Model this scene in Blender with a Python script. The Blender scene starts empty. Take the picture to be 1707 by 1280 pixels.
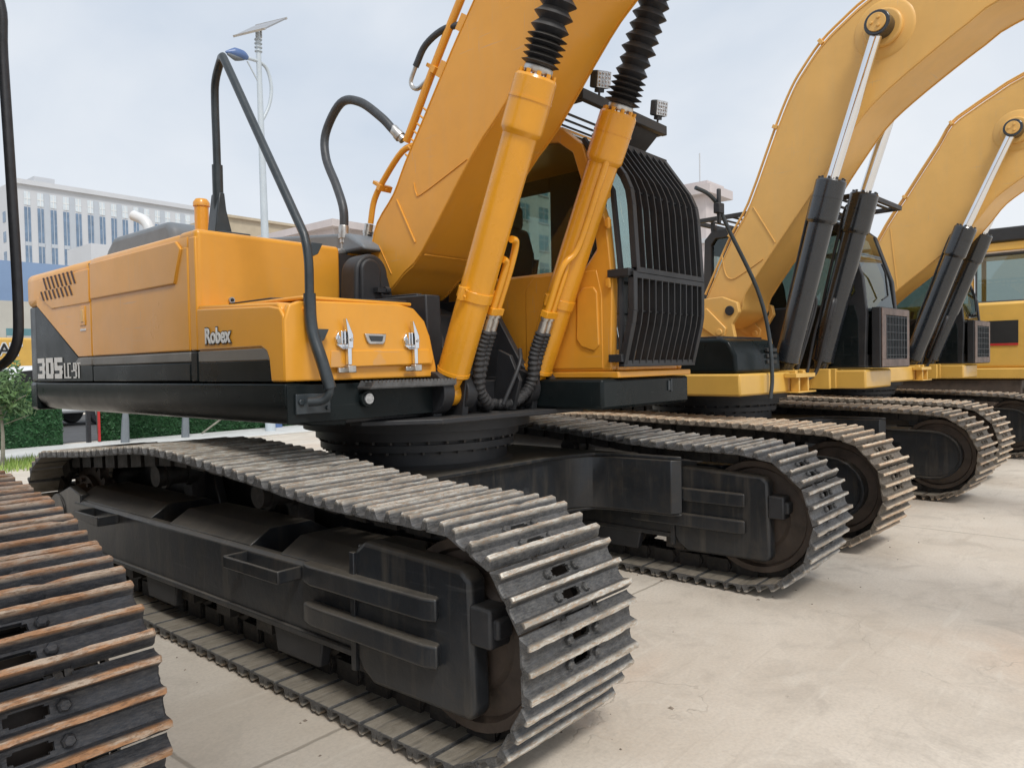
import bpy, math, random
from mathutils import Vector, Matrix
random.seed(7)
S = bpy.context.scene
COL = S.collection
R = math.radians
# ---------------------------------------------------------------- camera
H = 1.5
cd = bpy.data.cameras.new("camera"); cam = bpy.data.objects.new("camera", cd); COL.objects.link(cam)
rows = ((0.652967, -0.03099238, 0.75675199), (-0.75717569, -0.00314725, 0.6532037), (-0.01786265, -0.99951467, -0.02552173))
M = Matrix(((rows[0][0], -rows[0][1], -rows[0][2], 0), (rows[1][0], -rows[1][1], -rows[1][2], 0), (rows[2][0], -rows[2][1], -rows[2][2], H), (0, 0, 0, 1)))
cam.matrix_world = M
cd.sensor_fit = 'HORIZONTAL'; cd.sensor_width = 36; cd.lens = 1245.285 / 1707 * 36
cd.clip_start = 0.05; cd.clip_end = 3000
S.camera = cam
# ---------------------------------------------------------------- sky, sun, exposure
SUN_EL, SUN_AZ = 52, 208     # azimuth of the sun, counted from +Y clockwise
W = bpy.data.worlds.new("World"); S.world = W; W.use_nodes = True
nt = W.node_tree; N = nt.nodes; L = nt.links; N.clear()
out = N.new('ShaderNodeOutputWorld'); bg = N.new('ShaderNodeBackground'); bg.inputs[1].default_value = 0.10
sky = N.new('ShaderNodeTexSky'); sky.sky_type = 'NISHITA'; sky.sun_disc = False
sky.sun_elevation = R(SUN_EL); sky.sun_rotation = R(SUN_AZ); sky.air_density = 1.0; sky.dust_density = 2.0
tc = N.new('ShaderNodeTexCoord'); mp = N.new('ShaderNodeMapping'); mp.inputs['Scale'].default_value = (1.0, 1.0, 1.7)
no = N.new('ShaderNodeTexNoise'); no.inputs['Scale'].default_value = 2.1; no.inputs['Detail'].default_value = 6; no.inputs['Roughness'].default_value = 0.5; no.inputs['Distortion'].default_value = 0.25
cr = N.new('ShaderNodeValToRGB'); e = cr.color_ramp.elements
e[0].position = 0.34; e[0].color = (4.1, 4.65, 5.4, 1); e[1].position = 0.68; e[1].color = (5.9, 6.12, 6.4, 1)
mx = N.new('ShaderNodeMix'); mx.data_type = 'RGBA'; mx.inputs[0].default_value = 0.93
sep = N.new('ShaderNodeSeparateXYZ')
hz = N.new('ShaderNodeMapRange'); hz.inputs[1].default_value = 0.0; hz.inputs[2].default_value = 0.42; hz.inputs[3].default_value = 0.55; hz.inputs[4].default_value = 0.0
m2 = N.new('ShaderNodeMix'); m2.data_type = 'RGBA'; m2.inputs[7].default_value = (5.6, 5.85, 6.15, 1)
L.new(tc.outputs['Generated'], mp.inputs[0]); L.new(mp.outputs[0], no.inputs[0]); L.new(no.outputs[0], cr.inputs[0])
L.new(sky.outputs[0], mx.inputs[6]); L.new(cr.outputs[0], mx.inputs[7])
L.new(tc.outputs['Generated'], sep.inputs[0]); L.new(sep.outputs[2], hz.inputs[0]); L.new(hz.outputs[0], m2.inputs[0])
L.new(mx.outputs[2], m2.inputs[6]); L.new(m2.outputs[2], bg.inputs[0]); L.new(bg.outputs[0], out.inputs[0])
sd = bpy.data.lights.new("sun", 'SUN'); sun = bpy.data.objects.new("sun", sd); COL.objects.link(sun)
sd.energy = 1.5; sd.angle = R(14); sd.color = (1, 0.97, 0.92)
az = R(SUN_AZ); el = R(SUN_EL)
dirv = Vector((math.sin(az) * math.cos(el), math.cos(az) * math.cos(el), math.sin(el)))
sun.rotation_euler = dirv.to_track_quat('Z', 'Y').to_euler(); sun.location = (0, 0, 40)
S.view_settings.view_transform = 'Standard'; S.view_settings.look = 'None'; S.view_settings.exposure = 0.58; S.view_settings.gamma = 1
S.render.engine = 'CYCLES'

# ---------------------------------------------------------------- materials
def mat(name, col, rough=0.5, metal=0.0, coat=0.0, n_scale=6.0, n_amt=0.12, bump=0.0, b_scale=40.0, dust=0.0,
        dust_col=(0.30, 0.26, 0.20), grime=0.0, grime_col=(0.10, 0.075, 0.05), streak=0.0, tip=None, spec=0.5, rand=0.0, scr=0.0):
    m = bpy.data.materials.new(name); m.use_nodes = True
    nt = m.node_tree; N = nt.nodes; L = nt.links
    p = N['Principled BSDF']; p.inputs['Roughness'].default_value = rough; p.inputs['Metallic'].default_value = metal
    p.inputs['Coat Weight'].default_value = coat; p.inputs['Coat Roughness'].default_value = 0.12; p.inputs['Specular IOR Level'].default_value = spec
    tc = N.new('ShaderNodeTexCoord'); crd = tc.outputs['Object']
    def noise(sc, det=5, rg=0.6, v=None):
        n = N.new('ShaderNodeTexNoise'); n.inputs['Scale'].default_value = sc; n.inputs['Detail'].default_value = det
        n.inputs['Roughness'].default_value = rg; L.new(v or crd, n.inputs[0]); return n.outputs[0]
    def rng(v, a, b, c=0.0, d=1.0):
        n = N.new('ShaderNodeMapRange'); n.inputs[1].default_value = a; n.inputs[2].default_value = b
        n.inputs[3].default_value = c; n.inputs[4].default_value = d; L.new(v, n.inputs[0]); return n.outputs[0]
    def mix(f, a, b):
        n = N.new('ShaderNodeMix'); n.data_type = 'RGBA'
        if hasattr(f, 'node'): L.new(f, n.inputs[0])
        else: n.inputs[0].default_value = f
        for i, v in ((6, a), (7, b)):
            if hasattr(v, 'node'): L.new(v, n.inputs[i])
            else: n.inputs[i].default_value = (*v[:3], 1)
        return n.outputs[2]
    def mul(a, b):
        n = N.new('ShaderNodeMath'); n.operation = 'MULTIPLY'; L.new(a, n.inputs[0])
        if hasattr(b, 'node'): L.new(b, n.inputs[1])
        else: n.inputs[1].default_value = b
        return n.outputs[0]
    n1 = noise(n_scale)
    c = mix(rng(n1, 0.3, 0.7), tuple(x * (1 - n_amt) for x in col), tuple(min(1, x * (1 + n_amt)) for x in col))
    if rand:
        oi = N.new('ShaderNodeObjectInfo'); c = mix(mul(oi.outputs['Random'], rand), c, tuple(x * 0.35 for x in col))
    if streak:
        mp = N.new('ShaderNodeMapping'); mp.inputs['Scale'].default_value = (9, 9, 0.7); L.new(crd, mp.inputs[0])
        s = noise(1.6, 4, 0.6, mp.outputs[0]); c = mix(mul(rng(s, 0.52, 0.75), streak), c, dust_col)
    if scr:
        for k, (ms, rt) in enumerate((((1.2, 1.2, 26), (.5, .3, 0)), ((1.5, 30, 1.5), (.2, .4, .3)))):
            mp = N.new('ShaderNodeMapping'); mp.inputs['Scale'].default_value = ms; mp.inputs['Rotation'].default_value = rt; L.new(crd, mp.inputs[0])
            q = noise(2.2, 3, 0.5, mp.outputs[0]); c = mix(mul(mul(rng(q, 0.665, 0.69), rng(noise(1.7, 3), .5, .62)), scr), c, tuple(min(1, x * .55 + .16) for x in col))
    if grime:
        g = noise(n_scale * 2.3, 8, 0.72); c = mix(mul(rng(g, 0.5, 0.72), grime), c, grime_col)
    if tip:
        sx = N.new('ShaderNodeSeparateXYZ'); L.new(crd, sx.inputs[0])
        mp = N.new('ShaderNodeMapping'); mp.inputs['Scale'].default_value = (1.0, 4, 4); L.new(crd, mp.inputs[0])
        oi = N.new('ShaderNodeObjectInfo')
        ad = N.new('ShaderNodeVectorMath'); ad.operation = 'ADD'; L.new(mp.outputs[0], ad.inputs[0])
        cm = N.new('ShaderNodeVectorMath'); cm.operation = 'SCALE'; cm.inputs[0].default_value = (7, 3, 5); L.new(oi.outputs['Random'], cm.inputs[3]); L.new(cm.outputs[0], ad.inputs[1])
        na = noise(9, 6, 0.7, ad.outputs[0]); nb = noise(38, 4, 0.75, ad.outputs[0])
        # dried mud and scale on the plate, worn rusty steel on the grouser tips, grey dust on the inner face
        c = mix(mul(rng(nb, 0.42, 0.66), tip['mud_amt']), c, tip['mud'])
        t = rng(sx.outputs[2], tip.get('z0', 0.080), tip.get('z1', 0.094))
        worn = mix(rng(na, 0.44, 0.56), tip['tip1'], tip['tip2'])
        worn = mix(mul(rng(nb, 0.5, 0.60), 0.65), worn, tip['tip3'])
        c = mix(mul(t, 0.93), c, worn)
        lo = rng(sx.outputs[2], 0.0475, 0.0462)
        c = mix(mul(lo, 0.9), c, mix(rng(na, 0.35, 0.65), (0.28, 0.245, 0.19), (0.42, 0.37, 0.30)))
        mr = N.new('ShaderNodeMath'); mr.operation = 'SUBTRACT'; mr.inputs[0].default_value = rough + 0.1; L.new(mul(t, 0.15), mr.inputs[1]); L.new(mr.outputs[0], p.inputs['Roughness'])
    if dust:
        ge = N.new('ShaderNodeNewGeometry'); sx2 = N.new('ShaderNodeSeparateXYZ'); L.new(ge.outputs['Normal'], sx2.inputs[0])
        d = mul(rng(sx2.outputs[2], 0.25, 0.9), rng(noise(3.5, 7, 0.7), 0.25, 0.7, 0.35, 1.0))
        c = mix(mul(d, dust), c, dust_col)
        rr = N.new('ShaderNodeMath'); rr.operation = 'ADD'; rr.inputs[0].default_value = rough; L.new(mul(d, 0.4 * dust), rr.inputs[1]); rr.use_clamp = True
        L.new(rr.outputs[0], p.inputs['Roughness'])
    elif not tip and rough > 0.06:
        L.new(rng(noise(n_scale * 1.7), 0.3, 0.7, max(0.02, rough - 0.07), rough + 0.08), p.inputs['Roughness'])
    L.new(c, p.inputs['Base Color'])
    if bump:
        b = N.new('ShaderNodeBump'); b.inputs['Strength'].default_value = bump; b.inputs['Distance'].default_value = 0.01
        L.new(noise(b_scale, 6, 0.65), b.inputs['Height']); L.new(b.outputs[0], p.inputs['Normal'])
    return m

m_orange = mat('orange_paint', (0.76, 0.345, 0.035), 0.34, coat=0.15, n_scale=1.3, n_amt=0.09, bump=0.12, b_scale=5, grime=0.14, grime_col=(0.42, 0.20, 0.06), streak=0.10, dust_col=(0.55, 0.38, 0.20), scr=0.5)
m_orange2 = mat('orange_cylinder_paint', (0.78, 0.345, 0.02), 0.28, coat=0.3, n_scale=2.0, n_amt=0.08, bump=0.08, b_scale=9, grime=0.10, grime_col=(0.3, 0.12, 0.03), scr=0.5)
m_yellow = mat('yellow_paint', (0.75, 0.435, 0.12), 0.42, coat=0.1, n_scale=1.2, n_amt=0.10, bump=0.08, b_scale=6, grime=0.14, grime_col=(0.45, 0.28, 0.11), streak=0.12, dust_col=(0.55, 0.42, 0.24), scr=0.5)
m_yellow2 = mat('bright_yellow_paint', (0.72, 0.43, 0.09), 0.38, coat=0.2, n_scale=2.0, n_amt=0.08, bump=0.05, b_scale=8, grime=0.08, grime_col=(0.3, 0.2, 0.08), scr=0.5)
m_black = mat('black_body_paint', (0.010, 0.014, 0.015), 0.30, coat=0.0, spec=0.14, n_scale=2.5, n_amt=0.25, bump=0.05, b_scale=5, grime=0.12, grime_col=(0.06, 0.055, 0.05), scr=0.2)
m_greystripe = mat('grey_stripe_paint', (0.17, 0.162, 0.148), 0.35, spec=0.3, n_scale=3, n_amt=0.15, grime=0.15, scr=0.5)
m_dark = mat('black_chassis_paint', (0.019, 0.021, 0.024), 0.30, n_scale=3.0, n_amt=0.3, bump=0.12, b_scale=30, dust=0.62, dust_col=(0.15, 0.128, 0.098), grime=0.45, grime_col=(0.055, 0.046, 0.036), streak=0.30, scr=0.12)
m_dark2 = mat('dark_deck_paint', (0.02, 0.021, 0.024), 0.5, n_scale=4, n_amt=0.3, dust=0.3, dust_col=(0.12, 0.11, 0.095), grime=0.25, grime_col=(0.06, 0.055, 0.05))
m_cyl = mat('black_cylinder_paint', (0.014, 0.017, 0.022), 0.25, coat=0.5, n_scale=4, n_amt=0.25, grime=0.05, grime_col=(0.08, 0.07, 0.06))
m_chain = mat('oily_chain_steel', (0.028, 0.025, 0.023), 0.55, n_scale=12, n_amt=0.4, bump=0.3, b_scale=60, grime=0.6, grime_col=(0.085, 0.065, 0.045))
m_idler = mat('rusty_idler_steel', (0.072, 0.053, 0.041), 0.6, n_scale=6, n_amt=0.35, bump=0.2, b_scale=25, grime=0.6, grime_col=(0.11, 0.078, 0.053))
T_A = dict(mud_amt=0.42, mud=(0.25, 0.24, 0.215), tip1=(0.66, 0.63, 0.56), tip2=(0.38, 0.345, 0.29), tip3=(0.45, 0.27, 0.14))
T_0 = dict(mud_amt=0.35, mud=(0.17, 0.16, 0.15), tip1=(0.52, 0.27, 0.13), tip2=(0.60, 0.47, 0.35), tip3=(0.20, 0.11, 0.06))
T_B = dict(mud_amt=0.6, mud=(0.26, 0.22, 0.17), tip1=(0.74, 0.62, 0.46), tip2=(0.60, 0.42, 0.27), tip3=(0.36, 0.20, 0.11))
m_shoeA = mat('worn_track_steel', (0.085, 0.085, 0.088), 0.45, metal=0.3, n_scale=14, n_amt=0.45, bump=0.45, b_scale=60, grime=0.6, rand=0.3, grime_col=(0.035, 0.03, 0.028), tip=T_A)
m_shoe0 = mat('dark_track_steel', (0.035, 0.037, 0.043), 0.42, metal=0.25, n_scale=12, n_amt=0.4, bump=0.3, b_scale=70, grime=0.3, grime_col=(0.09, 0.08, 0.07), tip=T_0)
m_shoeB = mat('tan_track_steel', (0.12, 0.10, 0.08), 0.6, rand=0.3, metal=0.15, n_scale=14, n_amt=0.35, bump=0.35, b_scale=70, grime=0.35, grime_col=(0.06, 0.045, 0.035), tip=T_B)
m_shoeA2 = mat('worn_step_steel', (0.12, 0.12, 0.12), 0.5, metal=0.4, n_scale=20, n_amt=0.3)
m_rubber = mat('black_rubber', (0.022, 0.023, 0.027), 0.45, n_scale=20, n_amt=0.3, bump=0.1, b_scale=80, dust=0.25)
m_sleeve = mat('hose_sleeve', (0.03, 0.03, 0.032), 0.6, n_scale=30, n_amt=0.4, bump=0.4, b_scale=90, grime=0.4, grime_col=(0.1, 0.09, 0.08))
m_hose = mat('grey_hose', (0.05, 0.055, 0.062), 0.45, n_scale=30, n_amt=0.2, bump=0.1, b_scale=120)
m_rail = mat('handrail_paint', (0.035, 0.045, 0.052), 0.35, n_scale=8, n_amt=0.25, bump=0.08, b_scale=40, grime=0.2, grime_col=(0.1, 0.1, 0.1))
m_steel = mat('bare_steel', (0.55, 0.54, 0.52), 0.35, metal=0.9, n_scale=20, n_amt=0.2, grime=0.2, grime_col=(0.3, 0.22, 0.12))
m_chrome = mat('chrome', (0.8, 0.81, 0.83), 0.10, metal=1.0, n_scale=5, n_amt=0.04)
m_greyc = mat('grey_cover_plastic', (0.17, 0.19, 0.21), 0.5, n_scale=3, n_amt=0.1, bump=0.06, b_scale=50)
m_white = mat('white_paint', (0.75, 0.76, 0.76), 0.4, n_scale=4, n_amt=0.06, grime=0.15, grime_col=(0.4, 0.38, 0.34))
m_seat = mat('seat_fabric', (0.035, 0.037, 0.04), 0.85, n_scale=20, n_amt=0.2, bump=0.2, b_scale=90)
m_letter = mat('white_lettering', (0.72, 0.72, 0.70), 0.5, n_scale=9, n_amt=0.08)
m_vent = mat('dark_brown_vent', (0.05, 0.02, 0.015), 0.6)
m_letblk = mat('black_lettering', (0.02, 0.02, 0.02), 0.5)
m_red = mat('red_stripe', (0.5, 0.03, 0.03), 0.4)
m_lens = mat('lamp_lens', (0.55, 0.56, 0.57), 0.2, metal=0.5, n_scale=60, n_amt=0.4)
m_panel = mat('solar_cells', (0.30, 0.31, 0.33), 0.35, n_scale=9, n_amt=0.1)
m_blue = mat('blue_plastic', (0.10, 0.17, 0.36), 0.35)
m_pole = mat('pale_pole_paint', (0.52, 0.58, 0.63), 0.45, n_scale=2, n_amt=0.06, grime=0.1, grime_col=(0.3, 0.3, 0.3))
m_sill = mat('concrete_trim', (0.40, 0.39, 0.37), 0.8)

def glass(name, tint, alpha_mix, rough=0.03):
    m = bpy.data.materials.new(name); m.use_nodes = True; nt = m.node_tree; N = nt.nodes; L = nt.links; N.clear()
    o = N.new('ShaderNodeOutputMaterial'); tr = N.new('ShaderNodeBsdfTransparent'); gl = N.new('ShaderNodeBsdfGlossy')
    gl.inputs['Roughness'].default_value = rough; tr.inputs[0].default_value = (*tint, 1); gl.inputs[0].default_value = (0.9, 0.95, 0.95, 1)
    fr = N.new('ShaderNodeFresnel'); fr.inputs[0].default_value = 1.45
    ad = N.new('ShaderNodeMath'); ad.operation = 'ADD'; ad.inputs[1].default_value = alpha_mix; L.new(fr.outputs[0], ad.inputs[0])
    tcn = N.new('ShaderNodeTexCoord'); ns = N.new('ShaderNodeTexNoise'); ns.inputs['Scale'].default_value = 3; L.new(tcn.outputs['Object'], ns.inputs[0])
    bp = N.new('ShaderNodeBump'); bp.inputs['Strength'].default_value = 0.03; L.new(ns.outputs[0], bp.inputs['Height']); L.new(bp.outputs[0], gl.inputs['Normal'])
    mx = N.new('ShaderNodeMixShader'); L.new(ad.outputs[0], mx.inputs[0]); L.new(tr.outputs[0], mx.inputs[1]); L.new(gl.outputs[0], mx.inputs[2]); L.new(mx.outputs[0], o.inputs[0])
    return m
m_glass = glass('tinted_cab_glass', (0.50, 0.56, 0.54), 0.02)
m_glassc = glass('clear_cab_glass', (0.72, 0.78, 0.76), 0.02)
m_glassd = glass('dark_cab_glass', (0.30, 0.33, 0.33), 0.03)

# ---------------------------------------------------------------- helpers
O = Vector((3.53, 3.92, 0.0))      # slewing centre of the front machine; machines are modelled round it
class MB:
    def __init__(s, o=None): s.v = []; s.f = []; s.o = Vector(o) if o is not None else O
    def add(s, vs, fs):
        k = len(s.v); s.v += [tuple(Vector(v) - s.o) for v in vs]; s.f += [tuple(i + k for i in f) for f in fs]; return s
    def box(s, x0, x1, y0, y1, z0, z1):
        vs = [(x, y, z) for x in (x0, x1) for y in (y0, y1) for z in (z0, z1)]
        return s.add(vs, [(0, 1, 3, 2), (4, 6, 7, 5), (0, 4, 5, 1), (2, 3, 7, 6), (0, 2, 6, 4), (1, 5, 7, 3)])
    def obox(s, c, ax, ay, az):        # oriented box from centre and three half vectors
        c, ax, ay, az = map(Vector, (c, ax, ay, az))
        vs = [c + ax * i + ay * j + az * k for i in (-1, 1) for j in (-1, 1) for k in (-1, 1)]
        return s.add(vs, [(0, 1, 3, 2), (4, 6, 7, 5), (0, 4, 5, 1), (2, 3, 7, 6), (0, 2, 6, 4), (1, 5, 7, 3)])
    def pris(s, poly, a, b, ax=0):     # 2D polygon extruded along axis ax from a to b
        def P(p, t):
            return {0: (t, p[0], p[1]), 1: (p[0], t, p[1]), 2: (p[0], p[1], t)}[ax]
        n = len(poly)
        return s.add([P(p, a) for p in poly] + [P(p, b) for p in poly],
                     [tuple(range(n))[::-1], tuple(range(n, 2 * n))] + [(i, (i + 1) % n, n + (i + 1) % n, n + i) for i in range(n)])
    def strip(s, top, bot, x0, x1):    # side plate between two polylines in YZ
        return s.pris(list(top) + list(bot)[::-1], x0, x1, 0)
    def tube(s, pts, r, seg=10, smooth=0, caps=True, rs=None):
        pts = [Vector(p) for p in pts]
        if smooth: pts, rs = spl(pts, smooth, rs)
        n = len(pts); vs = []; up = None
        for i, p in enumerate(pts):
            t = (pts[min(i + 1, n - 1)] - pts[max(i - 1, 0)]).normalized()
            if up is None: up = t.orthogonal().normalized()
            up = (up - t * up.dot(t)).normalized(); w = t.cross(up)
            rr = rs[i] if rs else r
            vs += [p + (up * math.cos(a) + w * math.sin(a)) * rr for a in (2 * math.pi * k / seg for k in range(seg))]
        fs = [(i * seg + k, i * seg + (k + 1) % seg, (i + 1) * seg + (k + 1) % seg, (i + 1) * seg + k) for i in range(n - 1) for k in range(seg)]
        if caps: fs += [tuple(range(seg))[::-1], tuple(range((n - 1) * seg, n * seg))]
        return s.add(vs, fs)
    def cyl(s, a, b, r, r2=None, seg=20): return s.lathe(a, b, [(0, r), (1, r if r2 is None else r2)], seg)
    def lathe(s, a, b, prof, seg=24):  # prof: (fraction along, radius)
        a = Vector(a); b = Vector(b); d = b - a; t = d.normalized(); u = t.orthogonal().normalized(); w = t.cross(u); vs = []
        for f, r in prof:
            vs += [a + d * f + (u * math.cos(q) + w * math.sin(q)) * r for q in (2 * math.pi * k / seg for k in range(seg))]
        n = len(prof)
        fs = [(i * seg + k, i * seg + (k + 1) % seg, (i + 1) * seg + (k + 1) % seg, (i + 1) * seg + k) for i in range(n - 1) for k in range(seg)]
        fs += [tuple(range(seg))[::-1], tuple(range((n - 1) * seg, n * seg))]
        return s.add(vs, fs)
    def mesh(s, name, m, angle=35):
        me = bpy.data.meshes.new(name); me.from_pydata(s.v, [], s.f); me.materials.append(m)
        me.polygons.foreach_set('use_smooth', [True] * len(me.polygons)); me.set_sharp_from_angle(angle=R(angle)); me.update()
        import bmesh
        b = bmesh.new(); b.from_mesh(me); bmesh.ops.recalc_face_normals(b, faces=b.faces); b.to_mesh(me); b.free()
        return me
    def build(s, name, m, parent=None, bevel=0.0, seg=2, angle=35, label=None):
        o = bpy.data.objects.new(name, s.mesh(name, m, angle)); COL.objects.link(o)
        if parent: o.parent = parent
        if bevel:
            b = o.modifiers.new('bevel', 'BEVEL'); b.width = bevel; b.segments = seg; b.limit_method = 'ANGLE'; b.angle_limit = R(30); b.harden_normals = False
        if label: o['label'] = label
        return o
def spl(pts, k, rs=None):
    P = [pts[0] * 2 - pts[1]] + pts + [pts[-1] * 2 - pts[-2]]; o = []; ro = []
    for i in range(1, len(P) - 2):
        for j in range(k):
            t = j / k; a, b, c, d = P[i - 1:i + 3]
            o.append(0.5 * ((2 * b) + (c - a) * t + (2 * a - 5 * b + 4 * c - d) * t * t + (3 * b - a - 3 * c + d) * t ** 3))
            if rs: ro.append(rs[i - 1] * (1 - t) + rs[i] * t)
    o.append(pts[-1])
    if rs: ro.append(rs[-1])
    return o, (ro if rs else None)
def smooth2(pl, k=3):
    v, _ = spl([Vector((y, z, 0)) for y, z in pl], k); return [(a.x, a.y) for a in v]
def root(name, loc, rz, label, cat, group=None):
    o = bpy.data.objects.new(name, None); COL.objects.link(o); o.location = loc; o.rotation_euler = (0, 0, rz)
    o.empty_display_size = 0.3
    tag(o, label, cat, group); return o
def tag(o, label, cat, group=None):
    o['label'] = label; o['category'] = cat
    if group: o['group'] = group
    return o
def struct(o, k='structure'): o['kind'] = k; return o
def text(body, size, loc, rotm, m, parent, name, thick=0.003, offset=0.0, sx=1.0, o=None):
    cu = bpy.data.curves.new('t', 'FONT'); cu.body = body; cu.size = size; cu.extrude = thick; cu.offset = offset; cu.resolution_u = 3
    t = bpy.data.objects.new('t', cu); COL.objects.link(t)
    me = bpy.data.meshes.new_from_object(t.evaluated_get(bpy.context.evaluated_depsgraph_get()))
    bpy.data.objects.remove(t); bpy.data.curves.remove(cu)
    me.materials.clear(); me.materials.append(m)
    x, y, z = rotm
    mm = Matrix(((x[0] * sx, y[0], z[0], 0), (x[1] * sx, y[1], z[1], 0), (x[2] * sx, y[2], z[2], 0), (0, 0, 0, 1)))
    me.transform(Matrix.Translation(Vector(loc) - (o if o is not None else O)) @ mm); me.name = name
    ob = bpy.data.objects.new(name, me); COL.objects.link(ob); ob.parent = parent; return ob
SIDE = ((0, -1, 0), (0, 0, 1), (-1, 0, 0))

# ---------------------------------------------------------------- tracks
def shoe_mesh(m): return [shoe_var(m, k) for k in range(4)]
def shoe_var(m, seed, width=0.66, gh=0.048):
    rv = random.Random(seed * 7 + 1)
    """one triple grouser shoe: plate with bolt holes as a height grid, x across, y along, z outward"""
    hw = width / 2; z0 = 0.048
    prof = [(-.108, .062), (-.104, .076), (-.100, z0 + gh), (-.084, z0 + gh + .003), (-.078, .084), (-.070, .064), (-.062, .062), (-.056, .060), (-.045, .058), (-.034, .060), (-.028, .061), (-.020, .062), (-.012, .084), (-.008, z0 + gh),
            (.006, z0 + gh), (.010, .084), (.018, .062), (.026, .061), (.032, .060), (.045, .058), (.055, .060), (.061, .062), (.066, .064), (.074, .084), (.079, z0 + gh), (.093, z0 + gh), (.098, .080), (.110, .056), (.118, .050)]
    bot = lambda y: z0 - 0.002 - 0.0 * y + (0.018 if abs(abs(y) - 0.0) < .012 else 0) * 0.3
    xs = [-hw, -hw + .006, -.29, -.25, -.205, -.16, -.115, -.075, -.052, -.040, .040, .052, .075, .115, .16, .205, .25, .29, hw - .006, hw]
    nx, ny = len(xs), len(prof)
    def cell(i, j):    # is the cell between xs[i],xs[i+1] and prof[j],prof[j+1] solid
        xc = (xs[i] + xs[i + 1]) / 2; yc = (prof[j][0] + prof[j + 1][0]) / 2
        if abs(xc) < .040 and (-.0625 < yc < -.0275 or .0255 < yc < .0615): return False
        if abs(xc) < .052 and (-.0565 < yc < -.0335 or .0315 < yc < .0555): return False
        if .075 < abs(xc) < .115 and yc > .112: return False
        if .06 < abs(xc) < .11 and yc < -.104: return False
        return True
    vs = []; fs = []
    for j, (y, z) in enumerate(prof):
        for i, x in enumerate(xs):
            e = 0.004 if i in (0, nx - 1) else 0
            if z > .09: e += abs(rv.gauss(0, .0011)) + (rv.uniform(.003, .007) if rv.random() < .025 else 0)
            vs.append((x + (rv.gauss(0, .001) if i in (0, nx - 1) else 0), y + (rv.gauss(0, .001) if z > .09 else 0), z - e)); vs.append((x, y, bot(y) + e * 0.5))
    T = lambda i, j: 2 * (j * nx + i); B = lambda i, j: T(i, j) + 1
    ok = lambda i, j: 0 <= i < nx - 1 and 0 <= j < ny - 1 and cell(i, j)
    for j in range(ny - 1):
        for i in range(nx - 1):
            if not ok(i, j): continue
            fs.append((T(i, j), T(i + 1, j), T(i + 1, j + 1), T(i, j + 1))); fs.append((B(i, j), B(i, j + 1), B(i + 1, j + 1), B(i + 1, j)))
            if not ok(i - 1, j): fs.append((T(i, j), T(i, j + 1), B(i, j + 1), B(i, j)))
            if not ok(i + 1, j): fs.append((T(i + 1, j), B(i + 1, j), B(i + 1, j + 1), T(i + 1, j + 1)))
            if not ok(i, j - 1): fs.append((T(i, j), B(i, j), B(i + 1, j), T(i + 1, j)))
            if not ok(i, j + 1): fs.append((T(i, j + 1), T(i + 1, j + 1), B(i + 1, j + 1), B(i, j + 1)))
    b = MB((0, 0, 0)); b.add(vs, fs)
    for x in (-.083, .083):
        for y in (-.045, .043): b.lathe((x, y, .052), (x, y, .078), [(0, .019), (.75, .018), (1, .013)], 6)
    return b.mesh('shoe', m, 30)
def chain_link(b, P, T, Nn, X):
    for x in (-.085, .085):
        for dx, a0, a1 in ((0, -.13, .02), (.026 if x > 0 else -.026, -.02, .13)):
            c = P + X * (x + dx) + T * ((a0 + a1) / 2)
            b.obox(c, X * .011, T * ((a1 - a0) / 2), Nn * .045)
        b.cyl(P + X * (x - .03) + T * -.1, P + X * (x + .03) + T * -.1, .038, None, 8)
    b.cyl(P + X * -.12 + T * -.1, P + X * .12 + T * -.1, .024, None, 8)
def resample(path, n):
    pts = path + [path[0]]; d = [0]
    for a, b in zip(pts, pts[1:]): d.append(d[-1] + math.hypot(b[0] - a[0], b[1] - a[1]))
    out = []
    for k in range(n):
        s = d[-1] * k / n; i = max(j for j in range(len(d)) if d[j] <= s + 1e-9); i = min(i, len(d) - 2)
        t = (s - d[i]) / (d[i + 1] - d[i]); out.append((pts[i][0] + (pts[i + 1][0] - pts[i][0]) * t, pts[i][1] + (pts[i + 1][1] - pts[i][1]) * t))
    return out
def track_path(sag):
    yf, yr, zc, r = 1.98, 6.03, 0.48, 0.37
    top = [Vector((y, z, 0)) for y, z in [(yf, zc + r)] + sag + [(yr, zc + r)]]
    top, _ = spl(top, 8); p = [(v.x, v.y) for v in top]
    p += [(yr + r * math.sin(a), zc + r * math.cos(a)) for a in (math.pi * k / 16 for k in range(1, 17))]
    p += [(yr + (yf - yr) * k / 30, zc - r) for k in range(1, 31)]
    p += [(yf - r * math.sin(a), zc - r * math.cos(a)) for a in (math.pi * k / 16 for k in range(1, 16))]
    return p
SAG_A = [(2.7, .862), (3.3, .915), (4.0, .965), (4.5, .972), (5.3, .90)]
SAG_0 = [(2.3, .945), (2.8, 1.005), (3.3, 1.055), (4.0, 1.08), (4.6, 1.08), (5.3, .99)]
SAG_B = [(2.7, .875), (3.4, .885), (4.0, .90), (4.5, .90), (5.3, .875)]
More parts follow.
